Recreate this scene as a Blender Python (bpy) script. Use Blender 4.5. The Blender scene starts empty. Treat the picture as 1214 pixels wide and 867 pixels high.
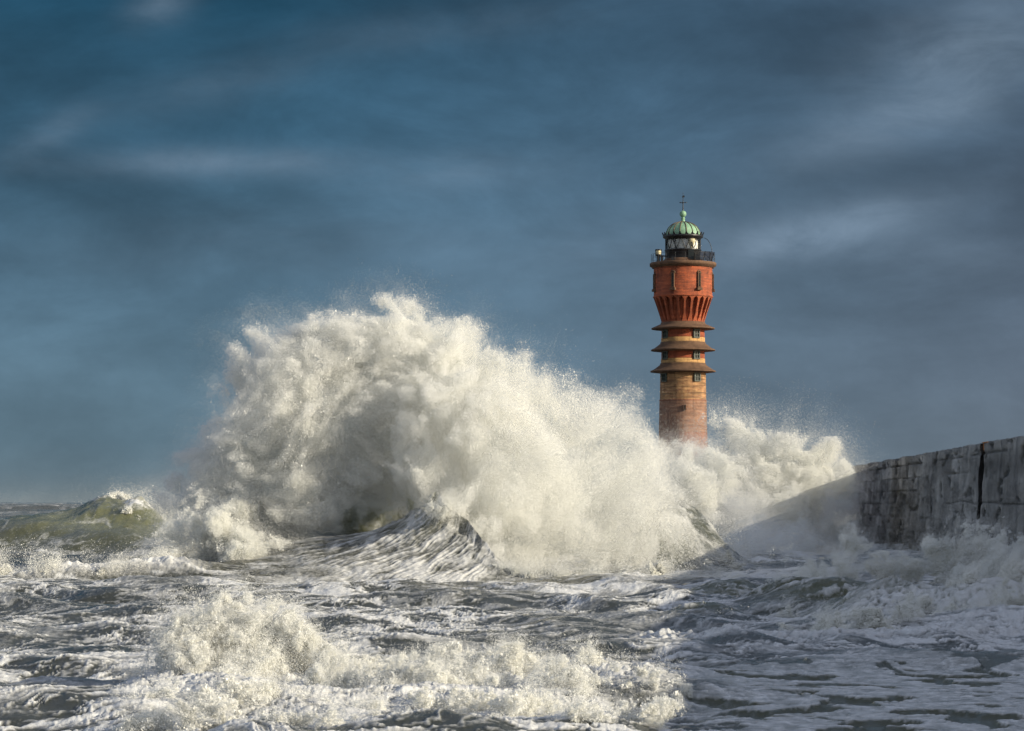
import bpy, math, numpy as np
from mathutils import Vector, Matrix

sc = bpy.context.scene
COL = sc.collection
F = 2866.0            # focal length in photo pixels (85 mm on a 36 mm sensor)
EYE = 4.0             # eye height above still water
HOR = 595.0           # horizon line in the photo
PI = math.pi

def at(px, py, d):
    """photo pixel + distance in metres -> world point"""
    return ((px - 607.0) / F * d, d, EYE - (py - HOR) / F * d)

# ------------------------------------------------------------------ render settings
sc.render.engine = 'CYCLES'
sc.cycles.max_bounces = 10
sc.cycles.diffuse_bounces = 6
sc.cycles.glossy_bounces = 3
sc.cycles.transmission_bounces = 6
sc.cycles.volume_bounces = 8
sc.cycles.volume_step_rate = 1.6
sc.cycles.volume_max_steps = 256
sc.cycles.transparent_max_bounces = 12
sc.cycles.caustics_reflective = False
sc.cycles.caustics_refractive = False
sc.cycles.use_adaptive_sampling = True
sc.cycles.adaptive_threshold = 0.02
sc.cycles.use_denoising = True
sc.cycles.denoiser = 'OPENIMAGEDENOISE'
sc.cycles.denoising_input_passes = 'RGB'
sc.view_settings.view_transform = 'Standard'
sc.view_settings.look = 'None'
sc.view_settings.exposure = 0.27
sc.view_settings.gamma = 1.0

# ------------------------------------------------------------------ noise
_rs = np.random.RandomState(7)
_P = _rs.permutation(256).astype(np.int32); _P = np.concatenate([_P, _P])
_g3 = _rs.normal(size=(256, 3)).astype(np.float32); _g3 /= np.linalg.norm(_g3, axis=1, keepdims=True)
_a2 = _rs.rand(256) * 2 * PI
_g2 = np.stack([np.cos(_a2), np.sin(_a2)], 1).astype(np.float32)

def _n3(x, y, z):
    xi = np.floor(x); yi = np.floor(y); zi = np.floor(z)
    fx = x - xi; fy = y - yi; fz = z - zi
    xi = xi.astype(np.int32) & 255; yi = yi.astype(np.int32) & 255; zi = zi.astype(np.int32) & 255
    u = fx*fx*fx*(fx*(fx*6-15)+10); v = fy*fy*fy*(fy*(fy*6-15)+10); w = fz*fz*fz*(fz*(fz*6-15)+10)
    out = 0
    for i in (0, 1):
        A = _P[(xi + i) & 255]
        wx = u if i else 1-u
        for j in (0, 1):
            B = _P[A + ((yi + j) & 255)]
            wy = v if j else 1-v
            for k in (0, 1):
                g = _g3[_P[B + ((zi + k) & 255)]]
                wz = w if k else 1-w
                out = out + wx*wy*wz*(g[:, 0]*(fx-i) + g[:, 1]*(fy-j) + g[:, 2]*(fz-k))
    return out*1.5

def noise3(p, scale, seed=0):
    out = np.empty(len(p), np.float32)
    o = np.float32(seed*17.37)
    for s in range(0, len(p), 400000):
        q = p[s:s+400000]
        out[s:s+400000] = _n3(q[:, 0]/scale[0]+o, q[:, 1]/scale[1]+o*1.3, q[:, 2]/scale[2]-o*.7)
    return out

def noise2(x, y, seed=0):
    sh = x.shape
    x = (x.ravel() + seed*13.7).astype(np.float32); y = (y.ravel() - seed*7.9).astype(np.float32)
    xi = np.floor(x); yi = np.floor(y); fx = x-xi; fy = y-yi
    xi = xi.astype(np.int32) & 255; yi = yi.astype(np.int32) & 255
    u = fx*fx*fx*(fx*(fx*6-15)+10); v = fy*fy*fy*(fy*(fy*6-15)+10)
    out = 0
    for i in (0, 1):
        A = _P[(xi+i) & 255]; wx = u if i else 1-u
        for j in (0, 1):
            g = _g2[_P[A + ((yi+j) & 255)]]; wy = v if j else 1-v
            out = out + wx*wy*(g[:, 0]*(fx-i)+g[:, 1]*(fy-j))
    return (out*1.5).reshape(sh)

def fbm2(x, y, oct=4, seed=0, gain=.5):
    o = 0; a = 1
    for i in range(oct):
        o = o + a*noise2(x*2**i, y*2**i, seed+i); a *= gain
    return o

def sstep(a, b, x):
    t = np.clip((x-a)/(b-a), 0, 1); return t*t*(3-2*t)

# ------------------------------------------------------------------ object helpers
def tag(o, label=None, cat=None, group=None, kind=None):
    if label: o['label'] = label
    if cat: o['category'] = cat
    if group: o['group'] = group
    if kind: o['kind'] = kind
    return o

def empty(name, loc):
    o = bpy.data.objects.new(name, None); COL.objects.link(o); o.location = loc
    o.empty_display_size = .5
    return o

def link(name, me, mat=None, parent=None, smooth=None):
    o = bpy.data.objects.new(name, me); COL.objects.link(o)
    if mat: me.materials.append(mat)
    if parent: o.parent = parent
    if smooth is not None:
        me.polygons.foreach_set('use_smooth', np.full(len(me.polygons), smooth))
    return o

class MB:
    """collects faces into one mesh"""
    def __init__(s): s.v = []; s.f = []; s.uv = []; s.sm = []
    def add(s, verts, faces, uvs=None, smooth=False):
        b = len(s.v); s.v += [tuple(v) for v in verts]
        for k, f in enumerate(faces):
            s.f.append([b+i for i in f]); s.sm.append(smooth)
            s.uv += list(uvs[k]) if uvs else [(0, 0)]*len(f)
    def box(s, c, size, rot=None):
        hx, hy, hz = [q/2 for q in size]
        vs = [Vector((x, y, z)) for x in (-hx, hx) for y in (-hy, hy) for z in (-hz, hz)]
        if rot: vs = [rot @ v for v in vs]
        vs = [v+Vector(c) for v in vs]
        s.add(vs, [(0, 1, 3, 2), (4, 6, 7, 5), (0, 4, 5, 1), (2, 3, 7, 6), (0, 2, 6, 4), (1, 5, 7, 3)])
    def lathe(s, prof, n=72, a0=0, a1=2*PI, smooth=True, c=(0, 0)):
        full = abs(a1-a0-2*PI) < 1e-6
        m = n if full else n+1
        vs = [(c[0]+r*math.sin(a0+(a1-a0)*i/n), c[1]-r*math.cos(a0+(a1-a0)*i/n), z) for r, z in prof for i in range(m)]
        fs = []; uv = []
        L = 0
        for k in range(len(prof)-1):
            L2 = L+math.hypot(prof[k+1][0]-prof[k][0], prof[k+1][1]-prof[k][1])
            for i in range(n):
                j = (i+1) % m
                fs.append((k*m+i, k*m+j, (k+1)*m+j, (k+1)*m+i))
                r = max(prof[k][0], prof[k+1][0]); q = (a1-a0)/n*r
                uv.append([(i*q, L), ((i+1)*q, L), ((i+1)*q, L2), (i*q, L2)])
            L = L2
        s.add(vs, fs, uv, smooth)
    def tube(s, pts, r, n=8, cap=True):
        pts = [Vector(p) for p in pts]; rings = []
        for i, p in enumerate(pts):
            t = (pts[min(i+1, len(pts)-1)]-pts[max(i-1, 0)]).normalized()
            a = t.orthogonal().normalized() if abs(t.z) > .9 else t.cross(Vector((0, 0, 1))).normalized()
            b = t.cross(a)
            rr = r[i] if isinstance(r, (list, tuple)) else r
            rings.append([p+rr*(math.cos(2*PI*k/n)*a+math.sin(2*PI*k/n)*b) for k in range(n)])
        vs = [v for R in rings for v in R]
        fs = [(i*n+k, i*n+(k+1) % n, (i+1)*n+(k+1) % n, (i+1)*n+k) for i in range(len(pts)-1) for k in range(n)]
        s.add(vs, fs, None, True)
        if cap: s.add(rings[0], [tuple(range(n))]); s.add(rings[-1], [tuple(reversed(range(n)))])
    def build(s, name, mat=None, parent=None):
        me = bpy.data.meshes.new(name); me.from_pydata(s.v, [], s.f)
        uv = me.uv_layers.new(name='UVMap')
        uv.data.foreach_set('uv', np.array(s.uv, np.float32).ravel())
        me.polygons.foreach_set('use_smooth', np.array(s.sm))
        import bmesh
        bm = bmesh.new(); bm.from_mesh(me); bmesh.ops.recalc_face_normals(bm, faces=bm.faces); bm.to_mesh(me); bm.free()
        return link(name, me, mat, parent)

# ------------------------------------------------------------------ materials
def newmat(name):
    m = bpy.data.materials.new(name); m.use_nodes = True
    nt = m.node_tree; b = nt.nodes['Principled BSDF']
    return m, nt, b

def N(nt, typ, **kw):
    n = nt.nodes.new(typ)
    for k, v in kw.items():
        if k == 'inp':
            for kk, vv in v.items(): n.inputs[kk].default_value = vv
        else: setattr(n, k, v)
    return n

def ramp(nt, src, stops):
    r = nt.nodes.new('ShaderNodeValToRGB'); e = r.color_ramp.elements
    while len(e) < len(stops): e.new(.5)
    for q, (p, c) in zip(e, stops):
        q.position = p; q.color = (c, c, c, 1) if isinstance(c, (int, float)) else (*c, 1)
    nt.links.new(src, r.inputs[0]); return r

def mixc(nt, fac, a, b, mode='MIX'):
    m = nt.nodes.new('ShaderNodeMix'); m.data_type = 'RGBA'; m.blend_type = mode
    for s, v in ((m.inputs[0], fac), (m.inputs[6], a), (m.inputs[7], b)):
        if hasattr(v, 'is_linked') or hasattr(v, 'links'): nt.links.new(v, s)
        else: s.default_value = v if not isinstance(v, tuple) else (*v, 1)
    return m.outputs[2]

def simple(name, col, rough=.6, metal=0, var=.25, scale=3.0, spec=.4):
    m, nt, b = newmat(name)
    tc = N(nt, 'ShaderNodeTexCoord')
    n = N(nt, 'ShaderNodeTexNoise', inp={'Scale': scale, 'Detail': 6.0, 'Roughness': .65})
    nt.links.new(tc.outputs['Object'], n.inputs['Vector'])
    lo = tuple(c*(1-var) for c in col); hi = tuple(min(1, c*(1+var)) for c in col)
    r = ramp(nt, n.outputs[0], [(.3, lo), (.7, hi)])
    nt.links.new(r.outputs[0], b.inputs['Base Color'])
    b.inputs['Roughness'].default_value = rough; b.inputs['Metallic'].default_value = metal
    b.inputs['Specular IOR Level'].default_value = spec
    return m

def brick(name, c1, c2, mortar, bw=.5, bh=.18, var=.35, streak=.35):
    m, nt, b = newmat(name)
    uv = N(nt, 'ShaderNodeUVMap')
    tc = N(nt, 'ShaderNodeTexCoord')
    bt = N(nt, 'ShaderNodeTexBrick', inp={'Scale': 1.0, 'Brick Width': bw, 'Row Height': bh, 'Mortar Size': .02,
                                          'Color1': (*c1, 1), 'Color2': (*c2, 1), 'Mortar': (*mortar, 1), 'Bias': 0.0})
    nt.links.new(uv.outputs[0], bt.inputs['Vector'])
    n = N(nt, 'ShaderNodeTexNoise', inp={'Scale': .9, 'Detail': 8.0, 'Roughness': .7})
    nt.links.new(tc.outputs['Object'], n.inputs['Vector'])
    r = ramp(nt, n.outputs[0], [(.3, 1-var), (.55, 1.0), (.8, 1+var*.6)])
    c = mixc(nt, 1.0, bt.outputs[0], r.outputs[0], 'MULTIPLY')
    mp = N(nt, 'ShaderNodeMapping', inp={'Scale': (.35, .35, 5.5)})
    nt.links.new(tc.outputs['Object'], mp.inputs[0])
    n2 = N(nt, 'ShaderNodeTexNoise', inp={'Scale': 1.0, 'Detail': 5.0, 'Roughness': .6})
    nt.links.new(mp.outputs[0], n2.inputs['Vector'])
    r2 = ramp(nt, n2.outputs[0], [(.35, 1-streak), (.6, 1.0), (.75, 1+streak*.5)])
    c = mixc(nt, 1.0, c, r2.outputs[0], 'MULTIPLY')
    mp3 = N(nt, 'ShaderNodeMapping', inp={'Scale': (2.2, 2.2, .16)})          # rain and salt streaks
    nt.links.new(tc.outputs['Object'], mp3.inputs[0])
    n3 = N(nt, 'ShaderNodeTexNoise', inp={'Scale': 1.0, 'Detail': 6.0, 'Roughness': .65})
    nt.links.new(mp3.outputs[0], n3.inputs['Vector'])
    r3 = ramp(nt, n3.outputs[0], [(.32, .58), (.5, 1.0), (.70, 1.12)])
    c = mixc(nt, 1.0, c, r3.outputs[0], 'MULTIPLY')
    nt.links.new(c, b.inputs['Base Color'])
    b.inputs['Roughness'].default_value = .85
    bp = N(nt, 'ShaderNodeBump', inp={'Strength': .5, 'Distance': .03})
    nt.links.new(bt.outputs[1], bp.inputs['Height']); bp.invert = True
    nt.links.new(bp.outputs[0], b.inputs['Normal'])
    return m
# ------------------------------------------------------------------ camera, sun, sky
cam = bpy.data.cameras.new('camera'); co = bpy.data.objects.new('camera', cam); COL.objects.link(co)
cam.lens = 85.0; cam.sensor_width = 36.0
cam.shift_y = (HOR-433.5)/1214.0
co.location = (0, 0, EYE); co.rotation_euler = (PI/2, 0, 0)
cam.clip_start = .5; cam.clip_end = 20000
sc.camera = co

SUN_AZ = math.radians(111.0)      # clockwise from +Y: over the photographer's right shoulder
SUN_EL = math.radians(18.8)
sv = Vector((math.sin(SUN_AZ)*math.cos(SUN_EL), math.cos(SUN_AZ)*math.cos(SUN_EL), math.sin(SUN_EL)))
sl = bpy.data.lights.new('sun', 'SUN'); so = bpy.data.objects.new('sun', sl); COL.objects.link(so)
sl.energy = 5.0; sl.angle = math.radians(.5); sl.color = (1.0, .90, .71)
so.rotation_euler = sv.to_track_quat('Z', 'Y').to_euler(); so.location = (60, -40, 60)

w = bpy.data.worlds.new('World'); sc.world = w; w.use_nodes = True
nt = w.node_tree; nt.nodes.clear()
out = N(nt, 'ShaderNodeOutputWorld')
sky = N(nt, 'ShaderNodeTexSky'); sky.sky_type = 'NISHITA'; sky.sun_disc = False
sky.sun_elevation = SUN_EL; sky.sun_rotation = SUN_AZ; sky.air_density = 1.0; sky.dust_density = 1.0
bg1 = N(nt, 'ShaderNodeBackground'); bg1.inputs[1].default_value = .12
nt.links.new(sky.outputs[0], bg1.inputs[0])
tc = N(nt, 'ShaderNodeTexCoord')
sep = N(nt, 'ShaderNodeSeparateXYZ'); nt.links.new(tc.outputs['Generated'], sep.inputs[0])
X, Y, Z = sep.outputs
def math_(op, a, b=None, clamp=False):
    m = N(nt, 'ShaderNodeMath', operation=op); m.use_clamp = clamp
    for i, v in enumerate((a, b)):
        if v is None: continue
        if isinstance(v, (int, float)): m.inputs[i].default_value = v
        else: nt.links.new(v, m.inputs[i])
    return m.outputs[0]
# squall bank ahead: colour by elevation
elev = math_('MULTIPLY', Z, 4.0, True)
cr = ramp(nt, elev, [(0.0, (.175, .225, .250)), (.05, (.140, .212, .262)), (.10, (.124, .205, .265)), (.34, (.092, .178, .255)), (.58, (.042, .116, .188)), (.80, (.014, .062, .110)), (1.0, (.008, .044, .078))])
# to the right the bank turns greyer
rt = N(nt, 'ShaderNodeMapRange', inp={'From Min': -.10, 'From Max': .24}); nt.links.new(X, rt.inputs[0])
crr = ramp(nt, elev, [(0.0, (.135, .168, .205)), (.2, (.115, .153, .205)), (.45, (.095, .140, .200)), (.65, (.062, .100, .150)), (.85, (.052, .086, .132)), (1.0, (.04, .06, .1))])
bank = mixc(nt, rt.outputs[0], cr.outputs[0], crr.outputs[0])
# broad cloud structure, stretched along the horizon and tilted a little
mp = N(nt, 'ShaderNodeMapping', inp={'Scale': (5.0, 5.0, 15.0), 'Rotation': (0, math.radians(12), 0), 'Location': (3.1, 0, 1.7)})
nt.links.new(tc.outputs['Generated'], mp.inputs[0])
n1 = N(nt, 'ShaderNodeTexNoise', inp={'Scale': 1.0, 'Detail': 5.0, 'Roughness': .48, 'Distortion': .5}); nt.links.new(mp.outputs[0], n1.inputs['Vector'])
r1 = ramp(nt, n1.outputs[0], [(.30, .60), (.50, .98), (.72, 1.42)])
lowf = N(nt, 'ShaderNodeMapRange', inp={'From Min': .12, 'From Max': .55, 'To Min': .40, 'To Max': 1.0}); nt.links.new(elev, lowf.inputs[0])
bank = mixc(nt, lowf.outputs[0], bank, r1.outputs[0], 'MULTIPLY')
mp3 = N(nt, 'ShaderNodeMapping', inp={'Scale': (11.0, 11.0, 24.0), 'Rotation': (0, math.radians(14), 0), 'Location': (.7, 0, 5.2)})
nt.links.new(tc.outputs['Generated'], mp3.inputs[0])
n3 = N(nt, 'ShaderNodeTexNoise', inp={'Scale': 1.0, 'Detail': 8.0, 'Roughness': .62, 'Distortion': .5}); nt.links.new(mp3.outputs[0], n3.inputs['Vector'])
r3 = ramp(nt, n3.outputs[0], [(.30, .80), (.50, .98), (.72, 1.26)])
bank = mixc(nt, lowf.outputs[0], bank, r3.outputs[0], 'MULTIPLY')
mp5 = N(nt, 'ShaderNodeMapping', inp={'Scale': (30.0, 30.0, 52.0), 'Rotation': (0, math.radians(9), 0)}); nt.links.new(tc.outputs['Generated'], mp5.inputs[0])
n5 = N(nt, 'ShaderNodeTexNoise', inp={'Scale': 1.0, 'Detail': 8.0, 'Roughness': .65}); nt.links.new(mp5.outputs[0], n5.inputs['Vector'])
r5 = ramp(nt, n5.outputs[0], [(.30, .93), (.50, 1.0), (.70, 1.08)])
bank = mixc(nt, 1.0, bank, r5.outputs[0], 'MULTIPLY')
# pale wisps at given directions (x, z of the direction, half sizes, tilt, strength)
mp2 = N(nt, 'ShaderNodeMapping', inp={'Scale': (22, 22, 50), 'Location': (1.3, 0, .4)})
nt.links.new(tc.outputs['Generated'], mp2.inputs[0])
n2 = N(nt, 'ShaderNodeTexNoise', inp={'Scale': 1.0, 'Detail': 9.0, 'Roughness': .62, 'Distortion': .4}); nt.links.new(mp2.outputs[0], n2.inputs['Vector'])
r2 = ramp(nt, n2.outputs[0], [(.25, .22), (.75, 1.0)])
wsum = None
for px, py, hx, hy, tilt, st in [(250, 193, 160, 17, -.03, .60), (60, 160, 45, 20, -.5, .35), (260, 100, 130, 26, -.25, .22), (530, 205, 120, 24, -.05, .35),
                                 (1160, 45, 130, 50, -.3, .75), (1090, 135, 140, 34, -.28, .72), (985, 272, 120, 26, -.20, .9), (1080, 300, 150, 26, .1, .35),
                                 (190, 8, 40, 22, -.3, .45), (720, 300, 260, 40, -.1, .18), (540, 30, 160, 22, -.1, .22), (330, 290, 260, 40, -.05, .16), (900, 300, 70, 22, -.3, .35)]:
    x0, z0 = (px-607)/F, (HOR-py)/F
    k = 1/math.sqrt(1+x0*x0+z0*z0); x0 *= k; z0 *= k
    dx = math_('SUBTRACT', X, x0); dz = math_('SUBTRACT', Z, z0)
    dz2 = math_('ADD', dz, math_('MULTIPLY', dx, tilt))
    e = math_('ADD', math_('POWER', math_('ABSOLUTE', math_('DIVIDE', dx, hx/F)), 2.0), math_('POWER', math_('ABSOLUTE', math_('DIVIDE', dz2, hy/F)), 2.0))
    g = math_('MULTIPLY', math_('EXPONENT', math_('MULTIPLY', e, -1.0)), st)
    wsum = g if wsum is None else math_('ADD', wsum, g)
wf = math_('MULTIPLY', math_('MULTIPLY', wsum, r2.outputs[0]), math_('GREATER_THAN', Y, 0.0), True)
bank = mixc(nt, wf, bank, (.20, .285, .385))
bg2 = N(nt, 'ShaderNodeBackground'); hs = N(nt, 'ShaderNodeHueSaturation', inp={'Saturation': .98, 'Value': .83}); nt.links.new(bank, hs.inputs['Color']); nt.links.new(hs.outputs[0], bg2.inputs[0])
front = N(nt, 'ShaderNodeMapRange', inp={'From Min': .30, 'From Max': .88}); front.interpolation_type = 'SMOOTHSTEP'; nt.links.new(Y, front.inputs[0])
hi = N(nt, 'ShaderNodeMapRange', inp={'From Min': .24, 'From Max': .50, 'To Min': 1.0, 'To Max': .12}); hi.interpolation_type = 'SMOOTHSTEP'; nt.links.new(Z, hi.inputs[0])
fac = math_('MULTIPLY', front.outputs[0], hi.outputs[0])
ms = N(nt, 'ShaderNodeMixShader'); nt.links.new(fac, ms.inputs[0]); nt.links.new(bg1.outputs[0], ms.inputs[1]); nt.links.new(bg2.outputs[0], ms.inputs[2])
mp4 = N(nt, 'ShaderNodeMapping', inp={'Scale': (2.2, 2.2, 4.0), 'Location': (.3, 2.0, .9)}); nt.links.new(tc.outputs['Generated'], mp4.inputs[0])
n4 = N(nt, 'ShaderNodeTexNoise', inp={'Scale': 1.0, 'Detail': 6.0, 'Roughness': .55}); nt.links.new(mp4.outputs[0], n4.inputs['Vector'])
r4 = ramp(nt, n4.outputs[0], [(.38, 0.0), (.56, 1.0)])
bg3 = N(nt, 'ShaderNodeBackground', inp={0: (.56, .60, .74, 1), 1: .55})  # bright clouds out of view, added as fill light
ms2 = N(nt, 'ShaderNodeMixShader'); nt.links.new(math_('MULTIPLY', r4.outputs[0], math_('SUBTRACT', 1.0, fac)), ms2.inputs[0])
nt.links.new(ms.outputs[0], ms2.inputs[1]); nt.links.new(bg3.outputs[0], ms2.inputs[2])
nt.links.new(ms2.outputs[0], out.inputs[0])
# ------------------------------------------------------------------ lighthouse
LD = 260.0
S = LD/F                                   # metres per photo pixel at the tower
def zy(py): return EYE - (py-HOR)*S
lx = at(809.7, 0, LD)[0]
M_red = brick('red brick', (.46, .095, .028), (.32, .065, .024), (.30, .10, .05), bw=.45, bh=.15, var=.45)
M_drum = brick('orange red brick', (.46, .095, .028), (.31, .066, .024), (.34, .11, .05), bw=.45, bh=.15, var=.5, streak=.4)
M_cream = brick('cream glazed brick', (.62, .36, .13), (.52, .28, .09), (.35, .2, .1), bw=.5, bh=.2, var=.2, streak=.15)
M_yel = brick('yellow weathered brick', (.56, .31, .13), (.34, .15, .065), (.50, .29, .14), bw=.6, bh=.16, var=.4, streak=.6)
M_pink = brick('faded pink brick', (.36, .185, .105), (.25, .115, .065), (.34, .19, .12), bw=.6, bh=.17, var=.25, streak=.4)
M_low = brick('salt worn red brick', (.32, .125, .068), (.24, .09, .052), (.27, .14, .09), bw=.6, bh=.17, var=.3, streak=.25)
M_ledge = simple('brown sandstone', (.125, .070, .040), .85, var=.4, scale=1.5)
M_black = simple('black painted iron', (.012, .012, .013), .4, var=.3, spec=.5)
M_darkw = simple('dark window recess', (.018, .022, .02), .25, var=.4, scale=5)
M_frame = simple('weathered green window frame', (.055, .065, .05), .6, var=.4, scale=6)
M_stone = simple('grey stone base', (.22, .21, .19), .9, var=.35)
M_panel = simple('grey solar panel', (.05, .06, .08), .25, var=.2)
M_cu, nt, b = newmat('verdigris copper')
tcx = N(nt, 'ShaderNodeTexCoord'); nz = N(nt, 'ShaderNodeTexNoise', inp={'Scale': 1.6, 'Detail': 8.0, 'Roughness': .7})
nt.links.new(tcx.outputs['Object'], nz.inputs['Vector'])
rr = ramp(nt, nz.outputs[0], [(.28, (.09, .16, .10)), (.5, (.21, .37, .23)), (.75, (.34, .50, .32))])
nt.links.new(rr.outputs[0], b.inputs['Base Color']); b.inputs['Roughness'].default_value = .55
M_rib = simple('brown copper seam', (.11, .075, .045), .6)
M_lens = simple('pale lantern blind', (.80, .79, .72), .6, var=.12, scale=2)
M_brass = simple('pale golden lens glass', (.50, .44, .27), .45, var=.3, scale=4)
M_glass, nt, b = newmat('lantern glass')
nt.nodes.remove(b); g1 = N(nt, 'ShaderNodeBsdfTransparent'); g2 = N(nt, 'ShaderNodeBsdfGlossy', inp={'Roughness': .03}); fr = N(nt, 'ShaderNodeFresnel', inp={'IOR': 1.5})
mx = N(nt, 'ShaderNodeMixShader'); nt.links.new(fr.outputs[0], mx.inputs[0]); nt.links.new(g1.outputs[0], mx.inputs[1]); nt.links.new(g2.outputs[0], mx.inputs[2])
nt.links.new(mx.outputs[0], nt.nodes['Material Output'].inputs[0])

LH = empty('lighthouse', (lx, LD, 0))
tag(LH, 'tall red brick lighthouse with three ledges and green copper dome, rising behind the spray', 'lighthouse')
def px(v): return v*S
def lath(name, prof, mat, parent=LH, n=96, smooth=True):
    m = MB(); m.lathe([(px(r), zy(y)) for r, y in prof], n, smooth=smooth); return m.build(name, mat, parent)
def window(py0, py1, ang, r, wpx, parent, sill=True, arch=False, deep=M_darkw):
    """a framed window standing a little proud of the round wall; ang from the camera side, + to the right"""
    a = math.radians(ang); n_ = Vector((math.sin(a), -math.cos(a), 0)); t = Vector((math.cos(a), math.sin(a), 0))
    R = Matrix((t, -n_, Vector((0, 0, 1)))).transposed()
    c = n_*px(r); zc = (zy(py0)+zy(py1))/2; h = zy(py0)-zy(py1); wd = px(wpx); f = .16*wd if wpx > 5 else .22*wd
    fr_ = MB()
    for sx in (-1, 1):
        fr_.box((c.x+t.x*sx*(wd-f)/2, c.y+t.y*sx*(wd-f)/2, zc), (f, .34, h), R)
    for z_ in ((zy(py0)-f/2, zy(py1)+f/2) + ((zc,) if wpx > 5 else ())):
        fr_.box((c.x, c.y, z_), (wd-2*f-.006, .30, f*(1 if z_ != zc else .5)), R)
    if wpx > 5: fr_.box((c.x, c.y, zc), (f*.5, .28, h-2*f-.01), R)
    if arch:
        pts = [(c + t*math.cos(q)*wd*.62 + Vector((0, 0, zy(py0)-.05+math.sin(q)*wd*.62))) for q in [PI*i/8 for i in range(9)]]
        fr_.tube(pts, .09, 6)
    w_ = fr_.build('window', M_frame if wpx > 5 else M_ledge, parent)
    p_ = MB(); q = c-n_*.04
    p_.box((q.x, q.y, zc), (wd-2*f+.02, .2, h-2*f+.02), R); p_.build('pane', deep, w_)
    if sill:
        s_ = MB(); q = c+n_*.06
        s_.box((q.x, q.y, zy(py1)-.16), (wd*1.7, .42, .26), R); s_.build('sill', M_ledge, w_)
    return w_

# base, shaft
lath('base_block', [(0, 628), (42, 628), (42, 632), (46, 634), (47, 668), (0, 668)], M_stone)
sh = lath('tower_shaft', [(26.9, 441.0), (27.4, 474.5)], M_yel)
lath('shaft_band', [(27.4, 474.5), (27.9, 476), (28.6, 513)], M_pink, sh)
lath('lower_shaft', [(28.6, 513), (29.4, 535), (32.5, 628.5)], M_low, sh)
window(481, 487.5, 0, 28.0, 3.2, sh, sill=False)
# slightly paler course rings on the shaft
for y_, r_ in ((475.2, 27.75),):
    lath('string_course', [(r_+.05, y_-.8), (r_+.45, y_-.7), (r_+.45, y_+.5), (r_+.05, y_+.7)], M_low, sh)
for a in (33, -57, 123, 213): window(443.2, 453.5, a, 26.9, 9, sh, sill=False)
# storeys between ledges
for (y0, y1, r_) in ((389, 408, 25.4), (414, 433, 25.6)):
    st = lath('storey_wall', [(r_, y0), (r_+.05, y1-7.2)], M_red)
    lath('cream_course', [(r_+.05, y1-7.2), (r_+.5, y1-7.0), (r_+.5, y1)], M_cream, st)
    for a in (33, -57, 123, 213): window(y0+3.0, y0+13.2, a, r_, 9, st, sill=False)
for (yt, yr, rt_, rr_) in ((382.5, 390.6, 25.5, 37.4), (406, 416.2, 25.9, 38.0), (431, 441.4, 26.2, 38.7)):
    m = MB()
    m.lathe([(px(r), zy(y)) for r, y in ((rt_-2, yt-.3), (rt_+.6, yt), (rt_+1.4, yt+2.2), (rr_-4.0, yr-3.0), (rr_, yr-1.3))], 96)
    m.lathe([(px(r), zy(y)) for r, y in ((rr_, yr-1.3), (rr_, yr))], 96)
    m.lathe([(px(r), zy(y)) for r, y in ((rr_, yr), (rt_-2, yr+1.6))], 96)
    m.build('ledge', M_ledge, LH)
# flared corbel course with arched slots
NR = 24
m = MB()
m.lathe([(px(23.8), zy(384)), (px(25.0), zy(375)), (px(29.3), zy(352))], 96)
K = 15
for i in range(NR):
    A0 = 2*PI*i/NR; bay = PI/NR
    vs = []; 
    for k in range(K):
        t = k/(K-1)
        y_ = 383-t*29.5
        ro = 25.3+9.6*t**1.12; ri = 23.6+5.8*t
        gap = .70*min(1, max(0, (t-.03)/.30))**.7
        if t > .84: gap *= math.sqrt(max(0, 1-((t-.84)/.14)**2))
        hw = bay*(1-gap)*1.0
        for (r_, q) in ((ri, -hw), (ro, -hw*1.0), (ro, hw*1.0), (ri, hw)):
            vs.append((px(r_)*math.sin(A0+q), -px(r_)*math.cos(A0+q), zy(y_)))
    fs = []; 
    for k in range(K-1):
        for e in range(4):
            fs.append((4*k+e, 4*k+(e+1) % 4, 4*k+4+(e+1) % 4, 4*k+4+e))
    m.add(vs, fs, [[(vs[j][0]*1.3+i, vs[j][2]) for j in f] for f in fs])
m.build('corbel_course', M_drum, LH)
# upper drum
dr = lath('gallery_drum', [(29.0, 353.6), (34.9, 353.6), (35.6, 353.0), (35.6, 352.0), (34.6, 351.4), (34.7, 318.2)], M_drum)
for k in range(7): window(326, 343.5, -23.7+52*k if k < 2 else 80.5+(k-2)*50.6, 34.65, 3.8, dr, sill=True, arch=True)
# gallery deck
dk = MB()
dk.lathe([(px(r), zy(y)) for r, y in ((34.0, 318.6), (36.6, 318.2), (37.4, 316.6), (39.3, 316.0), (39.5, 314.2), (39.4, 312.6), (38.6, 312.2), (0, 312.0))], 96)
dk.build('gallery_deck', M_ledge, LH)
# railing
rl = MB()
for k in range(20):
    a = 2*PI*k/20; r_ = px(37.6)
    rl.tube([(r_*math.sin(a), -r_*math.cos(a), zy(312.2)-.02), (r_*math.sin(a), -r_*math.cos(a), zy(302.2))], .02, 5)
for y_ in (302.2, 307.2):
    rl.tube([(px(37.6)*math.sin(2*PI*i/60), -px(37.6)*math.cos(2*PI*i/60), zy(y_)) for i in range(61)], .016, 5, cap=False)
rl.build('gallery_railing', M_black, LH)
lath('lantern_plinth', [(23.2, 312.3), (23.2, 309), (21.6, 307.4), (20.0, 307.2)], M_ledge)
ld = lath('lantern_drum', [(21.2, 309), (21.2, 298.2), (21.8, 297.8), (21.8, 296.6), (20.0, 296.4)], M_black)
d_ = MB(); d_.box((px(8), -px(20.9), zy(304.2)), (.62, .2, 1.05)); d_.build('hatch_door', M_darkw, ld)
lath('lantern_glazing', [(20.3, 296.7), (20.3, 283.5)], M_glass)
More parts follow.
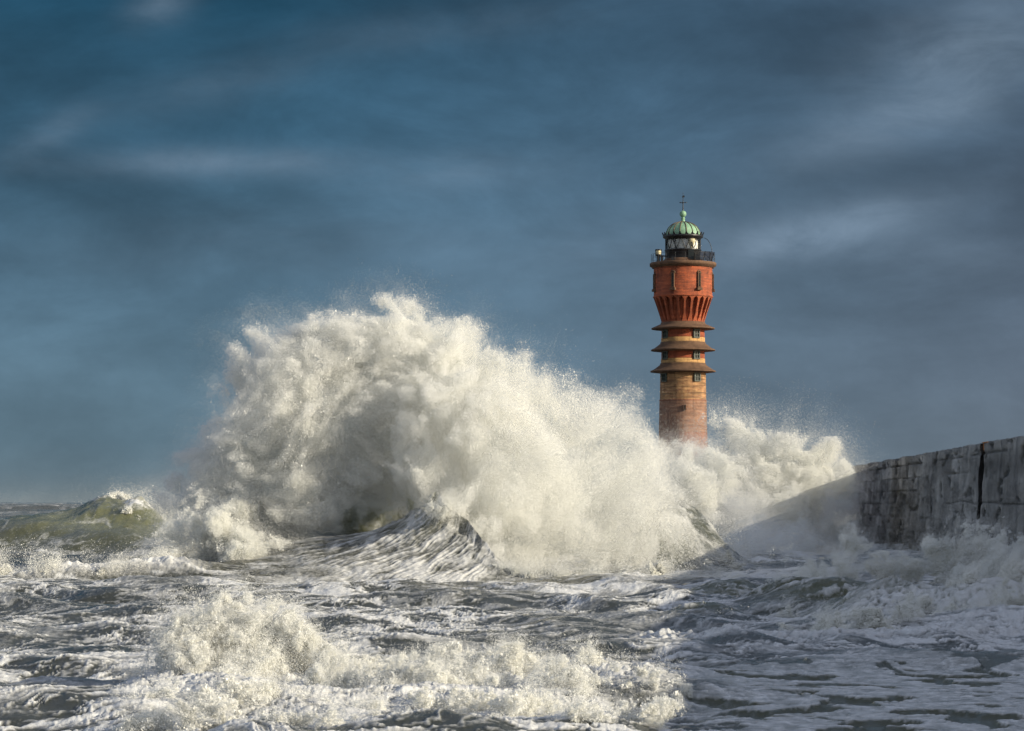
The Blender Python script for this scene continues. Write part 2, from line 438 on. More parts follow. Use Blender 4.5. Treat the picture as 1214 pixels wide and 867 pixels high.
lath('lantern_blind', [(17.6, 296.6), (17.6, 284.0)], M_lens)
ln = MB(); ln.lathe([(px(r), zy(y)) for r, y in ((0, 284.6), (5.0, 285.0), (4.6, 288), (3.0, 292), (1.6, 295), (1.5, 296.4), (0, 296.4))], 24, c=(px(8.5), -px(14.6)))
ln.build('lantern_lens', M_brass, LH)
gb = MB(); r_ = px(20.6)
for k in range(12):
    a0 = 2*PI*(k+.15)/12; a1 = a0+2*PI/24; a2 = a0+2*PI/12
    for p_, q_ in ((a0, a1), (a2, a1)):
        gb.tube([(r_*math.sin(p_+(q_-p_)*i/4), -r_*math.cos(p_+(q_-p_)*i/4), zy(296.6)+(zy(283.6)-zy(296.6))*i/4) for i in range(5)], .045, 5)
for k in range(6):
    a0 = 2*PI*(k+.48)/6
    gb.tube([(r_*math.sin(a0), -r_*math.cos(a0), zy(296.6)), (r_*math.sin(a0), -r_*math.cos(a0), zy(283.6))], .05, 5)
gb.build('glazing_bars', M_black, LH)
cn = MB()
cn.lathe([(px(r), zy(y)) for r, y in ((19.5, 285.2), (21.0, 285.0), (21.4, 283.2), (23.4, 282.4), (24.0, 280.6), (23.4, 279.8), (18.5, 279.2))], 72)
for k in range(20):
    a = 2*PI*(k+.3)/20
    c = Vector((px(23.6)*math.sin(a), -px(23.6)*math.cos(a), zy(280.2)))
    o_ = Vector((math.sin(a), -math.cos(a), 0)); t_ = Vector((math.cos(a), math.sin(a), 0))
    cn.add([c+t_*.17, c-t_*.17, c-t_*.09+o_*.08+Vector((0, 0, .2)), c+o_*.16+Vector((0, 0, .36)), c+t_*.09+o_*.08+Vector((0, 0, .2)),
            c+t_*.17-o_*.1, c-t_*.17-o_*.1, c-t_*.09-o_*.02+Vector((0, 0, .2)), c+o_*.06+Vector((0, 0, .36)), c+t_*.09-o_*.02+Vector((0, 0, .2))],
           [(0, 1, 2, 3, 4), (9, 8, 7, 6, 5), (1, 6, 7, 2), (2, 7, 8, 3), (3, 8, 9, 4), (4, 9, 5, 0)])
cn.build('lantern_cornice', M_black, LH)
prof = []
for k in range(15):
    t = k/14*PI/2*.94; prof.append((20.4*math.cos(t)**.92, 279.6-16.2*math.sin(t)))
dm = MB(); dm.lathe([(px(r), zy(y)) for r, y in prof+[(2.4, 262.4), (1.9, 259.8), (0, 259.6)]], 64)
do = dm.build('dome', M_cu, LH)
rb = MB()
for k in range(16):
    a = 2*PI*(k+.35)/16
    rb.tube([(px(r+.12)*math.sin(a), -px(r+.12)*math.cos(a), zy(y-.1)) for r, y in prof], .055, 5)
rb.build('dome_seams', M_rib, do)
bl = MB(); bl.lathe([(px(r), zy(y)) for r, y in [(2.0, 260.4), (2.6, 259.6), (2.0, 258.6), (1.7, 257.9)]+[(4.0*math.cos(q), 253.9-4.0*math.sin(q)) for q in [-1.12+i*(1.12+1.5)/12 for i in range(13)]]+[(0, 249.8)]], 32)
bl.build('ball_finial', M_cu, LH)
vn = MB()
vn.tube([(0, 0, zy(250.2)), (0, 0, zy(243)), (0, 0, zy(228.5))], [.075, .05, .018], 6)
vn.tube([(-px(3.4), -.05, zy(240.4)), (px(3.6), .05, zy(240.4))], .04, 6)
vn.tube([(.05, -px(3.0), zy(240.9)), (-.05, px(3.0), zy(240.9))], .04, 6)
for xx in (-3.4, 3.6): vn.lathe([(0, zy(240.4)+.09), (.08, zy(240.4)), (0, zy(240.4)-.09)], 8, c=(px(xx), 0))
vn.box((px(.2), 0, zy(233.6)), (px(2.6), .05, .13)); vn.box((px(1.2), 0, zy(232.8)), (px(1.2), .05, .16))
vn.build('weather_vane', M_black, LH)
# equipment on the gallery
sg = MB(); c0 = (-px(30), -px(14))
sg.lathe([(0, zy(303.2)), (px(3.6), zy(303.2)), (px(3.6), zy(305.0)), (0, zy(305.0))], 20, c=c0); sg.tube([(c0[0]+px(3.2), c0[1], zy(304)), (c0[0]+px(3.2), c0[1], zy(298))], .05, 5); sg.tube([(c0[0]-px(3.2), c0[1], zy(304)), (c0[0]-px(3.2), c0[1], zy(298))], .05, 5)
sg.lathe([(0, zy(297.2)), (px(3.9), zy(297.4)), (px(3.9), zy(298.6)), (0, zy(298.6))], 20, c=c0)
sg.tube([(c0[0], c0[1], zy(305)), (c0[0], c0[1], zy(312.1))], .16, 8)
sg.tube([(c0[0]+.1, c0[1], zy(304.6)), (-px(20), -px(8), zy(304.8))], .07, 6)
sgo = sg.build('signal_lamp', M_black, LH)
s2 = MB(); s2.lathe([(px(3.1), zy(298.6)), (px(3.3), zy(300.8)), (px(3.1), zy(303.2))], 20, c=c0); s2.build('lamp_glass', M_brass, sgo)
for (xx, yy, wd, t_) in ((21.0, -22, 4.6, .12), (27.5, -20, 5.2, .06), (32.5, -15, 3.2, .32)):
    R = Matrix.Rotation(math.radians(-24), 3, 'X') @ Matrix.Rotation(t_, 3, 'Y')
    p_ = MB(); p_.box((px(xx), px(yy), zy(305.4)), (px(wd), .09, px(11.5)), R)
    po = p_.build('solar_panel', M_panel, LH)
    q_ = MB()
    for sx in (-1, 1): q_.box(Vector((px(xx), px(yy), zy(305.4))) + R @ Vector((sx*(px(wd)/2+.03), 0, 0)), (.055, .13, px(11.6)), R)
    q_.tube([(px(xx), px(yy)+.55, zy(312.2)), (px(xx), px(yy)+.1, zy(305))], .04, 5)
    q_.build('panel_frame', M_black, po)
cb = MB()
cb.tube([(px(24.2+10.2*math.sin(q)), -px(3), zy(303.0-20.4*math.cos(q)**1.0)) for q in [PI/2*i/14 for i in range(15)]]+[(px(34.6), -px(3), zy(312.2))], .03, 5)
cb.build('lightning_cable', M_black, LH)
for xx, yy, zz, sz in ((15.5, -24, 308.7, (5, 4, 6.6)), (-14, -26, 310, (3, 3.4, 4)), (-26, -15.5, 308.9, (3, 3, 6))):
    eq = MB(); eq.box((px(xx), px(yy), zy(zz)), (px(sz[0]), px(sz[1]), px(sz[2]))); eq.box((px(xx), px(yy), zy(zz)+px(sz[2])/2+.03), (px(sz[0])*1.12, px(sz[1])*1.12, .06)); eq.build('equipment_box', M_black, LH)
# ------------------------------------------------------------------ harbour wall
dA, xA = 273.0, (1010-607)/F*273.0         # far end of the top edge
dB = F*4.0/79.0; xB = (1214-607)/F*dB
sl_ = (xA-xB)/(dA-dB)
def wall_x(d): return xB+(d-dB)*sl_
WALL_TOP = 8.0
# joint that splits the wall: at photo x = 1165
uj = (1165-607)/F; dJ = (wall_x(0))/(uj-sl_)
M_wall, nt, b = newmat('stained sea concrete')
uvn = N(nt, 'ShaderNodeUVMap')
mp = N(nt, 'ShaderNodeMapping', inp={'Scale': (.75, .07, 1)}); nt.links.new(uvn.outputs[0], mp.inputs[0])
n1 = N(nt, 'ShaderNodeTexNoise', inp={'Scale': 1.0, 'Detail': 7.0, 'Roughness': .68}); nt.links.new(mp.outputs[0], n1.inputs['Vector'])
r1 = ramp(nt, n1.outputs[0], [(.34, (.070, .070, .070)), (.47, (.150, .146, .138)), (.60, (.225, .218, .202)), (.72, (.36, .345, .315))])
mp2 = N(nt, 'ShaderNodeMapping', inp={'Scale': (.09, .35, 1)}); nt.links.new(uvn.outputs[0], mp2.inputs[0])
n2 = N(nt, 'ShaderNodeTexNoise', inp={'Scale': 1.0, 'Detail': 6.0, 'Roughness': .7}); nt.links.new(mp2.outputs[0], n2.inputs['Vector'])
r2 = ramp(nt, n2.outputs[0], [(.33, .42), (.5, .95), (.7, 1.35)])
c = mixc(nt, 1.0, r1.outputs[0], r2.outputs[0], 'MULTIPLY')
at1 = N(nt, 'ShaderNodeAttribute'); at1.attribute_name = 'tone'
c = mixc(nt, 1.0, c, at1.outputs[0], 'MULTIPLY')
nt.links.new(c, b.inputs['Base Color']); b.inputs['Roughness'].default_value = .8
n3 = N(nt, 'ShaderNodeTexNoise', inp={'Scale': 2.5, 'Detail': 8.0, 'Roughness': .7}); nt.links.new(uvn.outputs[0], n3.inputs['Vector'])
bp = N(nt, 'ShaderNodeBump', inp={'Strength': .7, 'Distance': .12}); nt.links.new(n3.outputs[0], bp.inputs['Height']); nt.links.new(bp.outputs[0], b.inputs['Normal'])

SW = empty('harbour_wall', (wall_x(dJ), dJ, 0))
tag(SW, 'dark stained concrete harbour wall running out to sea with a black vertical joint', 'wall')
def wall_section(name, d0, d1, blocky, mat):
    """relief face as a fine grid + a thick body behind it, in world metres"""
    ns = int((d1-d0)/.16); nz_ = 110
    s = np.linspace(d0, d1, ns); z = np.linspace(-2.5, WALL_TOP, nz_)
    Sg, Zg = np.meshgrid(s, z, indexing='ij')
    rel = .10*fbm2(Sg*.25, Zg*.5, 4, 3)                       # rough weathered skin
    tone = np.ones_like(Sg)
    course = 1.15
    row = np.floor((WALL_TOP-.75-Zg)/course)
    fz_ = (WALL_TOP-.75-Zg)/course-row
    rs = np.random.RandomState(5)
    off = rs.rand(40)*5; wid = 2.6+rs.rand(40)*1.2
    ri = np.clip(row.astype(int)+10, 0, 39)
    q = (Sg+off[ri])/wid[ri]; fb = q-np.floor(q)
    hsh = np.modf(np.abs(np.sin(np.floor(q)*12.99+ri*78.2)*43758.5))[0]
    jt = np.minimum(np.minimum(fz_, 1-fz_)*course, np.minimum(fb, 1-fb)*wid[ri])
    worn = blocky(Sg, Zg)                                      # 1 where blocks show, 0 where rendered over
    jd = sstep(.085, .02, jt)*worn*(.35+.65*sstep(-.2, .3, noise2(Sg*.15, Zg*.8, 17)))
    rel -= .16*jd
    rel += (hsh-.5)*.05*worn
    tone *= 1-.62*jd
    tone *= 1+(hsh-.5)*.85*worn
    # broad damp patches and pale scoured ones
    tone *= np.clip(1.35+.62*fbm2(Sg*.05, Zg*.33, 4, 61, .6), .45, 2.2)
    # weed and wet: darker towards the water
    tone *= .62+.38*sstep(1.2, 3.6, Zg+1.1*noise2(Sg*.12, Zg*.4, 66))
    tone *= np.where(row < 0, 1.12, 1.0)
    # lime deposits along some courses
    lime = sstep(.80, .93, fz_)*sstep(.1, .5, noise2(Sg*.11, row*3.1, 9))*worn
    tone *= 1+1.0*lime
    hb = sstep(.12, .04, np.abs(Zg-(WALL_TOP-.75)))*sstep(-.25, .1, noise2(Sg*.12, Zg*0, 21))
    rel -= .10*hb; tone *= 1-.6*hb
    # cracks and dark holes
    cr_ = sstep(.035, .0, np.abs(fbm2(Sg*.10, Zg*.22, 4, 31)))*sstep(.05, .35, noise2(Sg*.06, Zg*.15, 41))
    ho = sstep(.38, .55, fbm2(Sg*.22, Zg*.75, 3, 51))
    rel -= .12*cr_+.15*ho; tone *= (1-.75*cr_)*(1-.7*ho)
    # formwork joints of the rendered part
    fj = sstep(.10, .03, np.abs((Sg/7.3)-np.round(Sg/7.3))*7.3)*(1-worn)*.7
    fj = np.maximum(fj, sstep(.09, .03, np.abs(Zg-3.9+.25*noise2(Sg*.1, Sg*0, 3)))*(1-worn)*sstep(-.2, .2, noise2(Sg*.08, Zg*0, 6)))
    rel -= .09*fj; tone *= 1-.6*fj
    batter = (WALL_TOP-Zg)*.055
    top_w = np.where(Zg > WALL_TOP-.02, .07*noise2(Sg*.12, Sg*0, 8)+.04*noise2(Sg*.5, Sg*0, 9)-.10*sstep(.25, .5, noise2(Sg*.3, Sg*0, 10)), 0)
    Xg = wall_x(Sg)-batter-rel
    V = np.stack([Xg, Sg, Zg+top_w], -1).reshape(-1, 3)
    idx = np.arange(ns*nz_).reshape(ns, nz_)
    q4 = np.stack([idx[:-1, :-1], idx[:-1, 1:], idx[1:, 1:], idx[1:, :-1]], -1).reshape(-1, 4)
    # body: top, back and the two ends
    TH = 5.0
    nb = len(V)
    back_t = np.stack([wall_x(s)+TH, s, np.full(ns, WALL_TOP)], -1); back_b = back_t.copy(); back_b[:, 2] = -2.5
    V = np.concatenate([V, back_t, back_b])
    bt_ = nb+np.arange(ns); bb = nb+ns+np.arange(ns)
    f_top = np.stack([idx[:-1, -1], bt_[:-1], bt_[1:], idx[1:, -1]], -1)
    f_bk = np.stack([bt_[:-1], bb[:-1], bb[1:], bt_[1:]], -1)
    faces = [tuple(f) for f in np.concatenate([q4, f_top, f_bk]).tolist()]
    faces.append(tuple(idx[0, :].tolist()+[bt_[0], bb[0]])); faces.append(tuple(idx[-1, ::-1].tolist()+[bb[-1], bt_[-1]]))
    V = V-np.array([wall_x(dJ), dJ, 0])
    me = bpy.data.meshes.new(name); me.from_pydata(V.tolist(), [], faces)
    ca = me.attributes.new('tone', 'FLOAT', 'POINT')
    tn = np.concatenate([tone.ravel(), np.ones(2*ns)]).astype(np.float32)
    ca.data.foreach_set('value', tn)
    uv = me.uv_layers.new(name='UVMap'); li = np.empty(len(me.loops), np.int32); me.loops.foreach_get('vertex_index', li)
    uv.data.foreach_set('uv', V[li][:, 1:3].astype(np.float32).ravel())
    return link(name, me, mat, SW, True)
far_blocks = lambda s_, z_: np.clip(sstep(-.15, .05, noise2(s_*.05, z_*.22, 12)+(s_-196)/60.0), 0, 1)
near_blocks = lambda s_, z_: .55*sstep(.18, .3, noise2(s_*.06, z_*.25, 15))
w1 = wall_section('wall_section', dJ+.95, dA, far_blocks, M_wall); w1['label'] = 'block built far length of the wall'
w2 = wall_section('wall_section', 26.0, dJ-.95, near_blocks, M_wall); w2['label'] = 'smoother near length of the wall'
M_joint = simple('black joint filling', (.008, .008, .008), .7)  # near-black box set back in the gap between the wall sections
M_rust = simple('orange rusty post', (.36, .13, .03), .7)
jm = MB(); jm.box((wall_x(dJ)+1.6-wall_x(dJ), 0, 2.6), (2.0, 2.6, 10.2)); jm.build('joint_filling', M_joint, SW)
jp = MB(); jp.box((.45, 0, WALL_TOP-.25), (.5, 1.8, .5)); jp.box((.45, 0, WALL_TOP+.02), (.65, 1.86, .06)); jp.build('joint_cap', M_rust, SW)
# ------------------------------------------------------------------ the sea, one sheet in world metres
rows = np.concatenate([np.geomspace(6, 35, 50)[:-1], np.arange(35, 60, .085), np.arange(60, 112, .11), np.arange(112, 130, .055), np.arange(130, 140, .11), np.arange(140, 200, .2), np.geomspace(200, 9000, 420)])
us = np.concatenate([-np.geomspace(1.6, .245, 60)[:-1], np.linspace(-.243, .243, 1250), np.geomspace(.245, 1.6, 60)[1:]])
SY, SU = np.meshgrid(rows, us, indexing='ij')
SY = SY.astype(np.float32); SX = (SY*SU).astype(np.float32)
fine = (sstep(210, 150, SY)*sstep(.32, .25, np.abs(SU))).astype(np.float32)

def ridge(x, y, cx, cy, lx_, rx, fy, by, h, pw=1.0, ang=0.0):
    """a crest: separate left/right and front/back lengths"""
    dx = x-cx; dy = y-cy
    if ang: c_, s_ = math.cos(ang), math.sin(ang); dx, dy = dx*c_+dy*s_, -dx*s_+dy*c_
    a = np.where(dx < 0, -dx/lx_, dx/rx); b_ = np.where(dy < 0, -dy/fy, dy/by)
    return h*np.exp(-(a**2+b_**2+1e-6)**(pw/2))

def swell(x, y, lam, amp, ang, seed, sharp=1.6):
    ph = (x*math.sin(ang)+y*math.cos(ang))/lam*2*PI + 2.2*noise2(x/lam/2.5, y/lam/2.5, seed)
    s = (np.sin(ph)*.5+.5)**sharp
    return amp*(s-.4)*(.55+.9*np.clip(noise2(x/lam/3, y/lam/3, seed+5)+.4, 0, 1.2))

h = np.zeros_like(SY); far = sstep(140, 260, SY)
h += swell(SX, SY, 34, 1.5, .25, 1, 1.8)*far
h += swell(SX, SY, 75, 1.3, -.15, 2, 1.8)*sstep(300, 700, SY)
h += swell(SX, SY, 12, .52, .35, 3)*(1-.2*far)
h += swell(SX, SY, 6.3, .26, -.35, 4)*(1-far)
h += swell(SX, SY, 3.4, .15, .9, 5)*sstep(160, 100, SY)
chop = fbm2(SX/1.6, SY/1.3, 3, 11, .5)
h += .085*fine*chop

# flow streaks: foam drawn out along x, warped
lod = (1+np.maximum(SY-130, 0)/60).astype(np.float32)
wx_ = SX+1.6*noise2(SX/5, SY/5, 61)+.5*noise2(SX/1.4, SY/1.4, 64); wy_ = SY+.9*noise2(SX/3.5, SY/3.5, 62)+.35*noise2(SX/1.1, SY/1.1, 65)
lace = fbm2(wx_/2.1/lod, wy_/.85/lod, 5, 21, .72)
lace2 = 1-np.abs(fbm2(wx_/1.1/lod, wy_/.6/lod, 4, 31, .65))*2.4
foam = sstep(-.38, .55, lace)*.80 + .52*sstep(.35, .98, lace2)
sheet = sstep(.12, .42, noise2(SX/6.5/lod, SY/4.5/lod, 37)+.35*noise2(SX/2, SY/1.6, 38))
foam = np.maximum(foam, sheet*(.42+.40*sstep(-.4, .4, lace)))
patch = noise2(SX/9, SY/7, 33)+.5*noise2(SX/3.5, SY/3, 34)
foam *= (.55+.62*sstep(-.4, .45, patch))*(1-.55*sstep(130, 260, SY))
foam = np.maximum(foam, .22*sstep(200, 300, SY)*(.4+sstep(-.2, .5, lace)))
foam = np.maximum(foam, (.15+.7*sstep(-.25, .45, lace))*sstep(.24, .5, noise2(SX/9/lod, SY/16/lod, 35)+.25*noise2(SX/3/lod, SY/6/lod, 36))*sstep(180, 240, SY))
olive = np.zeros_like(SY)
def clear(cx, cy, rx, ry, amt=1.0):
    global foam
    k = np.exp(-(((SX-cx)/rx)**2+((SY-cy)/ry)**2)); foam = foam*(1-amt*k)
def froth(k, n_=None):
    global foam
    foam = np.maximum(foam, k)

# A: the big cusp in the middle of the picture: a ridge that runs from the peak towards the camera and to the right,
#    its hollow left face combed by foam streaks
PA = (-4.0, 124.8); LR = 6.6; rdir = (.57, -.822); ndir = (-.822, -.57)
dxA, dyA = SX-PA[0], SY-PA[1]
sA = (dxA*rdir[0]+dyA*rdir[1]); nA = dxA*ndir[0]+dyA*ndir[1]
rA0 = np.hypot(dxA, dyA)
nA = nA+(.22*noise2(SX/.35, SY/.5, 47)+.30*noise2(SX/1.1, SY/1.3, 48)*sstep(.6, 2.0, rA0))*np.exp(-np.abs(nA)/.6)+.35*np.sin(np.clip(sA/LR, 0, 1)*PI)*1.0+.16*noise2(sA/.9, nA*0, 45)
rA = np.hypot(dxA, dyA)
HA = np.where(sA < 0, 4.3*np.exp(-(np.maximum(-sA, 0)/5.2)**.82), 4.3*np.clip(1-sA/LR, 0, 1)**.9)
prof_ = np.where(nA > 0, np.exp(-(np.maximum(nA, 0)/3.3)**.80), np.exp(np.clip(nA, -20, 0)/(1.0+.12*np.maximum(sA, 0))))
hA = HA*prof_*(1-.05*np.exp(-(rA/.5)**2))
hA += 1.75*np.exp(-((dxA+7.5)/7.5)**2-((dyA+dxA*.22-2.0)/4.8)**2)   # long shoulder to the left
fan_ = sA/(1+np.maximum(nA, 0)*.13)+.18*noise2(SX/1.5, SY/1.5, 41)
fanA = sstep(-1.3, .2, nA)*sstep(13, 4, nA)*sstep(-9, -2, sA)*sstep(LR+3, LR-1, sA)
st1 = .7*noise2(fan_*2.1, nA*.30, 42)+.8*noise2(fan_*5.0, nA*.45, 43)+.8*noise2(fan_*10.5, nA*.6, 44)+.45*noise2(fan_*19, nA*.9, 49)+.45*noise2(SX/.25, SY/.3, 46)+.8*noise2(SX/1.3, SY/1.5, 56)+.5*noise2(SX/.5, SY/.6, 57)
h = h*(1-.7*np.exp(-(rA/8)**2))+hA
h += fanA*.045*st1*np.clip(nA/1.5+.25, .1, 1)
fa = .24+.60*sstep(-.80, 1.1, st1+.62*sstep(.0, 3.5, sA)*sstep(.3, 1.2, nA)-.10)
foam = foam*(1-fanA)+fa*fanA*.92
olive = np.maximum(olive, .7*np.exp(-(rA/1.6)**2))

# streaks of the long shoulder (left of the cusp)
shk = np.exp(-((dxA+12)/8)**2-((dyA+1)/6.5)**2)*(1-fanA)
stS = noise2((SX*.25+SY*.95)/.75+.5*noise2(SX/3, SY/2, 51), SX/5, 52)+.6*noise2((SX*.25+SY*.95)/.30, SX/2.2, 53)+.4*noise2((SX*.25+SY*.95)/.14, SX/1.2, 54)
h += .06*shk*stS
foam = foam*(1-shk)+shk*(.75*sstep(-.1, .75, stS)+.04)

# B: water wall left behind the cusp, C: curl in front of the tower, olive raised on shaded B, cut on sunlit C as painted shade
for (cx, cy, l_, r_, f_, bk, hh) in ((at(425, 0, 137)[0], 137.5, 3.6, 3.2, 3.0, 4, 5.6), (at(475, 0, 138)[0], 139, 3, 3, 3.2, 4, 5.4), (at(812, 0, 141)[0], 143, 3.4, 2.6, 4.6, 4, 4.1), (at(772, 0, 136)[0], 137.5, 2.6, 2.6, 3.2, 3, 2.5)):
    k = ridge(SX, SY, cx, cy, l_, r_, f_, bk, 1.0, 2.0)
    n_ = fbm2(SX/1.0, SY/1.4, 4, 71)
    h += hh*k*(1+.05*n_)
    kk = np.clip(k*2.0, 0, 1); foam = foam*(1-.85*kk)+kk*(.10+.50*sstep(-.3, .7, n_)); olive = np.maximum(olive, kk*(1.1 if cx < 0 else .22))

# E: olive wave at the back left: a long face with two ragged peaks
n_ = fbm2(SX/2.2, SY/3, 4, 81)
def pk(cx, cy, l_, r_, f_, bk, pw=1.5): return ridge(SX, SY, cx, cy, l_, r_, f_, bk, 1.0, pw)
kE = pk(-28.6, 187, 3.0, 2.6, 6.0, 3); kE2 = pk(-31.8, 190, 3.6, 2.0, 7, 3); kE3 = pk(-37.5, 187, 9, 5, 8, 5, 1.7); kE4 = pk(-26, 183, 3, 3, 6, 3, 1.7)
h += (3.3*kE+3.0*kE2+2.5*kE3+1.4*kE4)*(1+.05*n_)
kk = np.clip((kE+kE2+.5*kE3+.5*kE4)*1.6, 0, 1)
dg = SX*.55+SY*.5
lines = sstep(.09, .0, np.abs(noise2((dg+1.5*noise2(SX/4, SY/4, 83))/3.0, (SX-SY)/16, 82)))*.5*sstep(-.1, .25, noise2(SX/3, SY/5, 87))
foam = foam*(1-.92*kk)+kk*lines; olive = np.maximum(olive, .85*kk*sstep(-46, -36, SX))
rip = fbm2((SX*.8+SY*.6)/1.6, (SY*.8-SX*.6)/4.0, 4, 88, .55)
h += .03*kk*rip
top = sstep(.64, .92, np.maximum(kE, kE2)+.20*n_)
vein = sstep(.62, .95, 1-np.abs(fbm2((SX+SY*.4)/2.4, (SY-SX*.5)/4.5, 4, 89, .6))*2.2)
foam = np.maximum(foam, np.maximum(top*(.40+.60*sstep(-.4, .3, fbm2(SX/.7, SY/1.2, 4, 90, .65))), kk*.30*vein))
# smooth veiled trough in front of it
clear(-30, 150, 12, 22, .75)

# F: foam bore at the left
lineF = 121.5+1.3*noise2(SX/6, SX*0, 91)+.18*np.maximum(SX+19, 0)
kF = np.exp(-np.where(SY < lineF, ((SY-lineF)/.9)**2, ((SY-lineF)/3.2)**2))*sstep(-13.5, -18, SX)
h += kF*(.50+.22*np.abs(fbm2(SX/.7, SY/.8, 4, 92))); froth(kF*.9)

# D: olive humps on the right, in the shade of the wall
for (px_, dd, l_, r_, f_, bk, hh) in ((1050, 84, 2.2, 1.8, 1.8, 2.2, 1.25), (985, 88, 2.0, 1.6, 1.6, 2, .75), (870, 98, 2.4, 1.4, 1.5, 2, .95), (840, 80.5, 1.6, 1.2, 1.1, 1.5, .55), (1185, 82, 2.2, 1.6, 1.6, 2, 1.0), (930, 90, 1.4, 1.2, 1.0, 1.4, .7)):
    k = ridge(SX, SY, at(px_, 0, dd)[0], dd, l_, r_, f_, bk, 1.0, 2.0)
    kk = np.clip(k*1.8, 0, 1); h += hh*k
    st_ = noise2(SX/1.6, SY/.35, 101)
    st2 = fbm2(SX/.9+.6*noise2(SX/.5, SY/.5, 103), SY/.45, 4, 102, .65); h += .05*kk*st2
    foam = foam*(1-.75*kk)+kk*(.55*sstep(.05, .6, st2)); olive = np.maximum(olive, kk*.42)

# G: breaking bore across the foreground, H: its paler run to the right
def bore(line, a0, a1, front, back, hh, seed, sc_=.55):
    global h
    k = np.exp(-np.where(SY < line, ((SY-line)/front)**2, ((SY-line)/back)**2))*a0*a1
    b1 = np.abs(noise2(SX/sc_, SY/sc_, seed)); b2 = np.abs(noise2(SX/sc_*2.1, SY/sc_*2.1, seed+1)); b3 = np.abs(noise2(SX/sc_*4.5, SY/sc_*4.5, seed+2))
    h += k*(.34*hh+sc_*(.22*b1+.16*b2+.10*b3)*np.minimum(1, hh+.2))
    froth(np.clip(k*1.6, 0, 1)*(.22+.62*sstep(.04, .50, b1+.5*b2+.3*b3)))
    return k
hG = .40+1.35*np.exp(-((SX+6.6)/3.0)**2)+.65*np.exp(-((SX+1.0)/2.6)**2)+.45*np.exp(-((SX-2.2)/1.4)**2)
lineG = 51.0+1.0*noise2(SX/2.4, SX*0, 111)+.10*(SX+3)
kG = bore(lineG, sstep(-9.0, -7.2, SX), sstep(4.6, 2.6, SX), 3.2, 2.0, hG, 112)
lineG2 = 46.0+.7*noise2(SX/2.0, SX*0, 121)
bore(lineG2, sstep(-8.0, -6.6, SX), sstep(3.2, 1.0, SX), 3.0, 2.2, .42, 122, .42)
lineH = 66.5+1.4*noise2(SX/3.0, SX*0, 131)+.55*np.maximum(SX-6, 0)
kH = bore(lineH, sstep(2.0, 4.8, SX), sstep(30, 20, SX), 1.4, 4.0, .95, 132, .6)
lineI = 78+1.2*noise2(SX/3.0, SX*0, 141)+.2*SX
bore(lineI, sstep(9, 12.5, SX), sstep(30, 20, SX), 1.3, 3.0, 1.0, 142, .6)
# crest row under the main plume
lineK = 121+1.5*noise2(SX/3.0, SX*0, 151)-.05*SX
bore(lineK, sstep(1.5, 4.5, SX), sstep(20, 13, SX), 2.0, 4.0, .9, 152, .8)
# J: sheet of smooth foam with dark holes at the bottom right
kJ = sstep(2.6, 5.2, SX+.7*noise2(SX/2, SY/2, 162))*sstep(63, 56, SY)
hol = fbm2((SX+.5*noise2(SX/1.5, SY/1.5, 163))/1.7, SY/1.9, 4, 161, .5)
h = h*(1-.80*kJ)+.04*kJ*hol
foam = foam*(1-kJ)+kJ*(.70-.80*sstep(.11, .22, hol)+.22*fbm2(SX/.45, SY/.55, 4, 165, .65)+.25*sstep(.75, .97, 1-np.abs(fbm2(SX/.9, SY/1.1, 3, 166))*2.4))
h -= .10*kJ*sstep(.13, .40, hol)
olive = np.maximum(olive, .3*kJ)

foam = np.clip(foam, 0, 1)
# froth stands up a little from the water
frn = np.abs(noise2(SX/.33, SY/.33, 171))+.5*np.abs(noise2(SX/.15, SY/.15, 172))
h += fine*foam*(.01+.05*frn)*sstep(150, 60, SY)*(1-.75*kJ)+fine*.03*foam
# sink the sheet under the wall
ins = sstep(0.3, 1.5, SX-(wall_x(0)+sl_*SY))*(SY < 275)
h = h*(1-ins)-.4*ins

def water_sheet(name, mask, mat):
    ny, nx = SY.shape
    ids = np.arange(ny*nx, dtype=np.int32).reshape(ny, nx)
    q = np.stack([ids[:-1, :-1], ids[:-1, 1:], ids[1:, 1:], ids[1:, :-1]], -1)[mask]
    used, inv = np.unique(q, return_inverse=True); inv = inv.reshape(-1, 4).astype(np.int32)
    V = np.stack([SX.ravel()[used], SY.ravel()[used], h.ravel()[used]], -1).astype(np.float32)
    me = bpy.data.meshes.new(name)
    me.vertices.add(len(V)); me.vertices.foreach_set('co', V.ravel())
    me.loops.add(inv.size); me.loops.foreach_set('vertex_index', inv.ravel())
    me.polygons.add(len(inv)); me.polygons.foreach_set('loop_start', np.arange(0, inv.size, 4, dtype=np.int32))
    me.update(calc_edges=True)
    for nm, arr in (('foam', foam), ('olive', olive)):
        a_ = me.attributes.new(nm, 'FLOAT', 'POINT'); a_.data.foreach_set('value', arr.ravel()[used].astype(np.float32))
    return link(name, me, mat, None, True)

M_sea, nt, b = newmat('foam streaked sea water')
tc = N(nt, 'ShaderNodeTexCoord')
fa_ = N(nt, 'ShaderNodeAttribute'); fa_.attribute_name = 'foam'
ol_ = N(nt, 'ShaderNodeAttribute'); ol_.attribute_name = 'olive'
n1 = N(nt, 'ShaderNodeTexNoise', inp={'Scale': 5.0, 'Detail': 8.0, 'Roughness': .7}); nt.links.new(tc.outputs['Object'], n1.inputs['Vector'])
def mm(op, a, b_, cl=False):
    m = N(nt, 'ShaderNodeMath', operation=op); m.use_clamp = cl
    for i, v in enumerate((a, b_)):
        if isinstance(v, (int, float)): m.inputs[i].default_value = v
        else: nt.links.new(v, m.inputs[i])
    return m.outputs[0]
brk = mm('MULTIPLY', mm('SUBTRACT', n1.outputs[0], .5), 1.1)
ff = mm('ADD', fa_.outputs['Fac'], mm('MULTIPLY', brk, mm('SUBTRACT', 1.15, fa_.outputs['Fac'])), True)
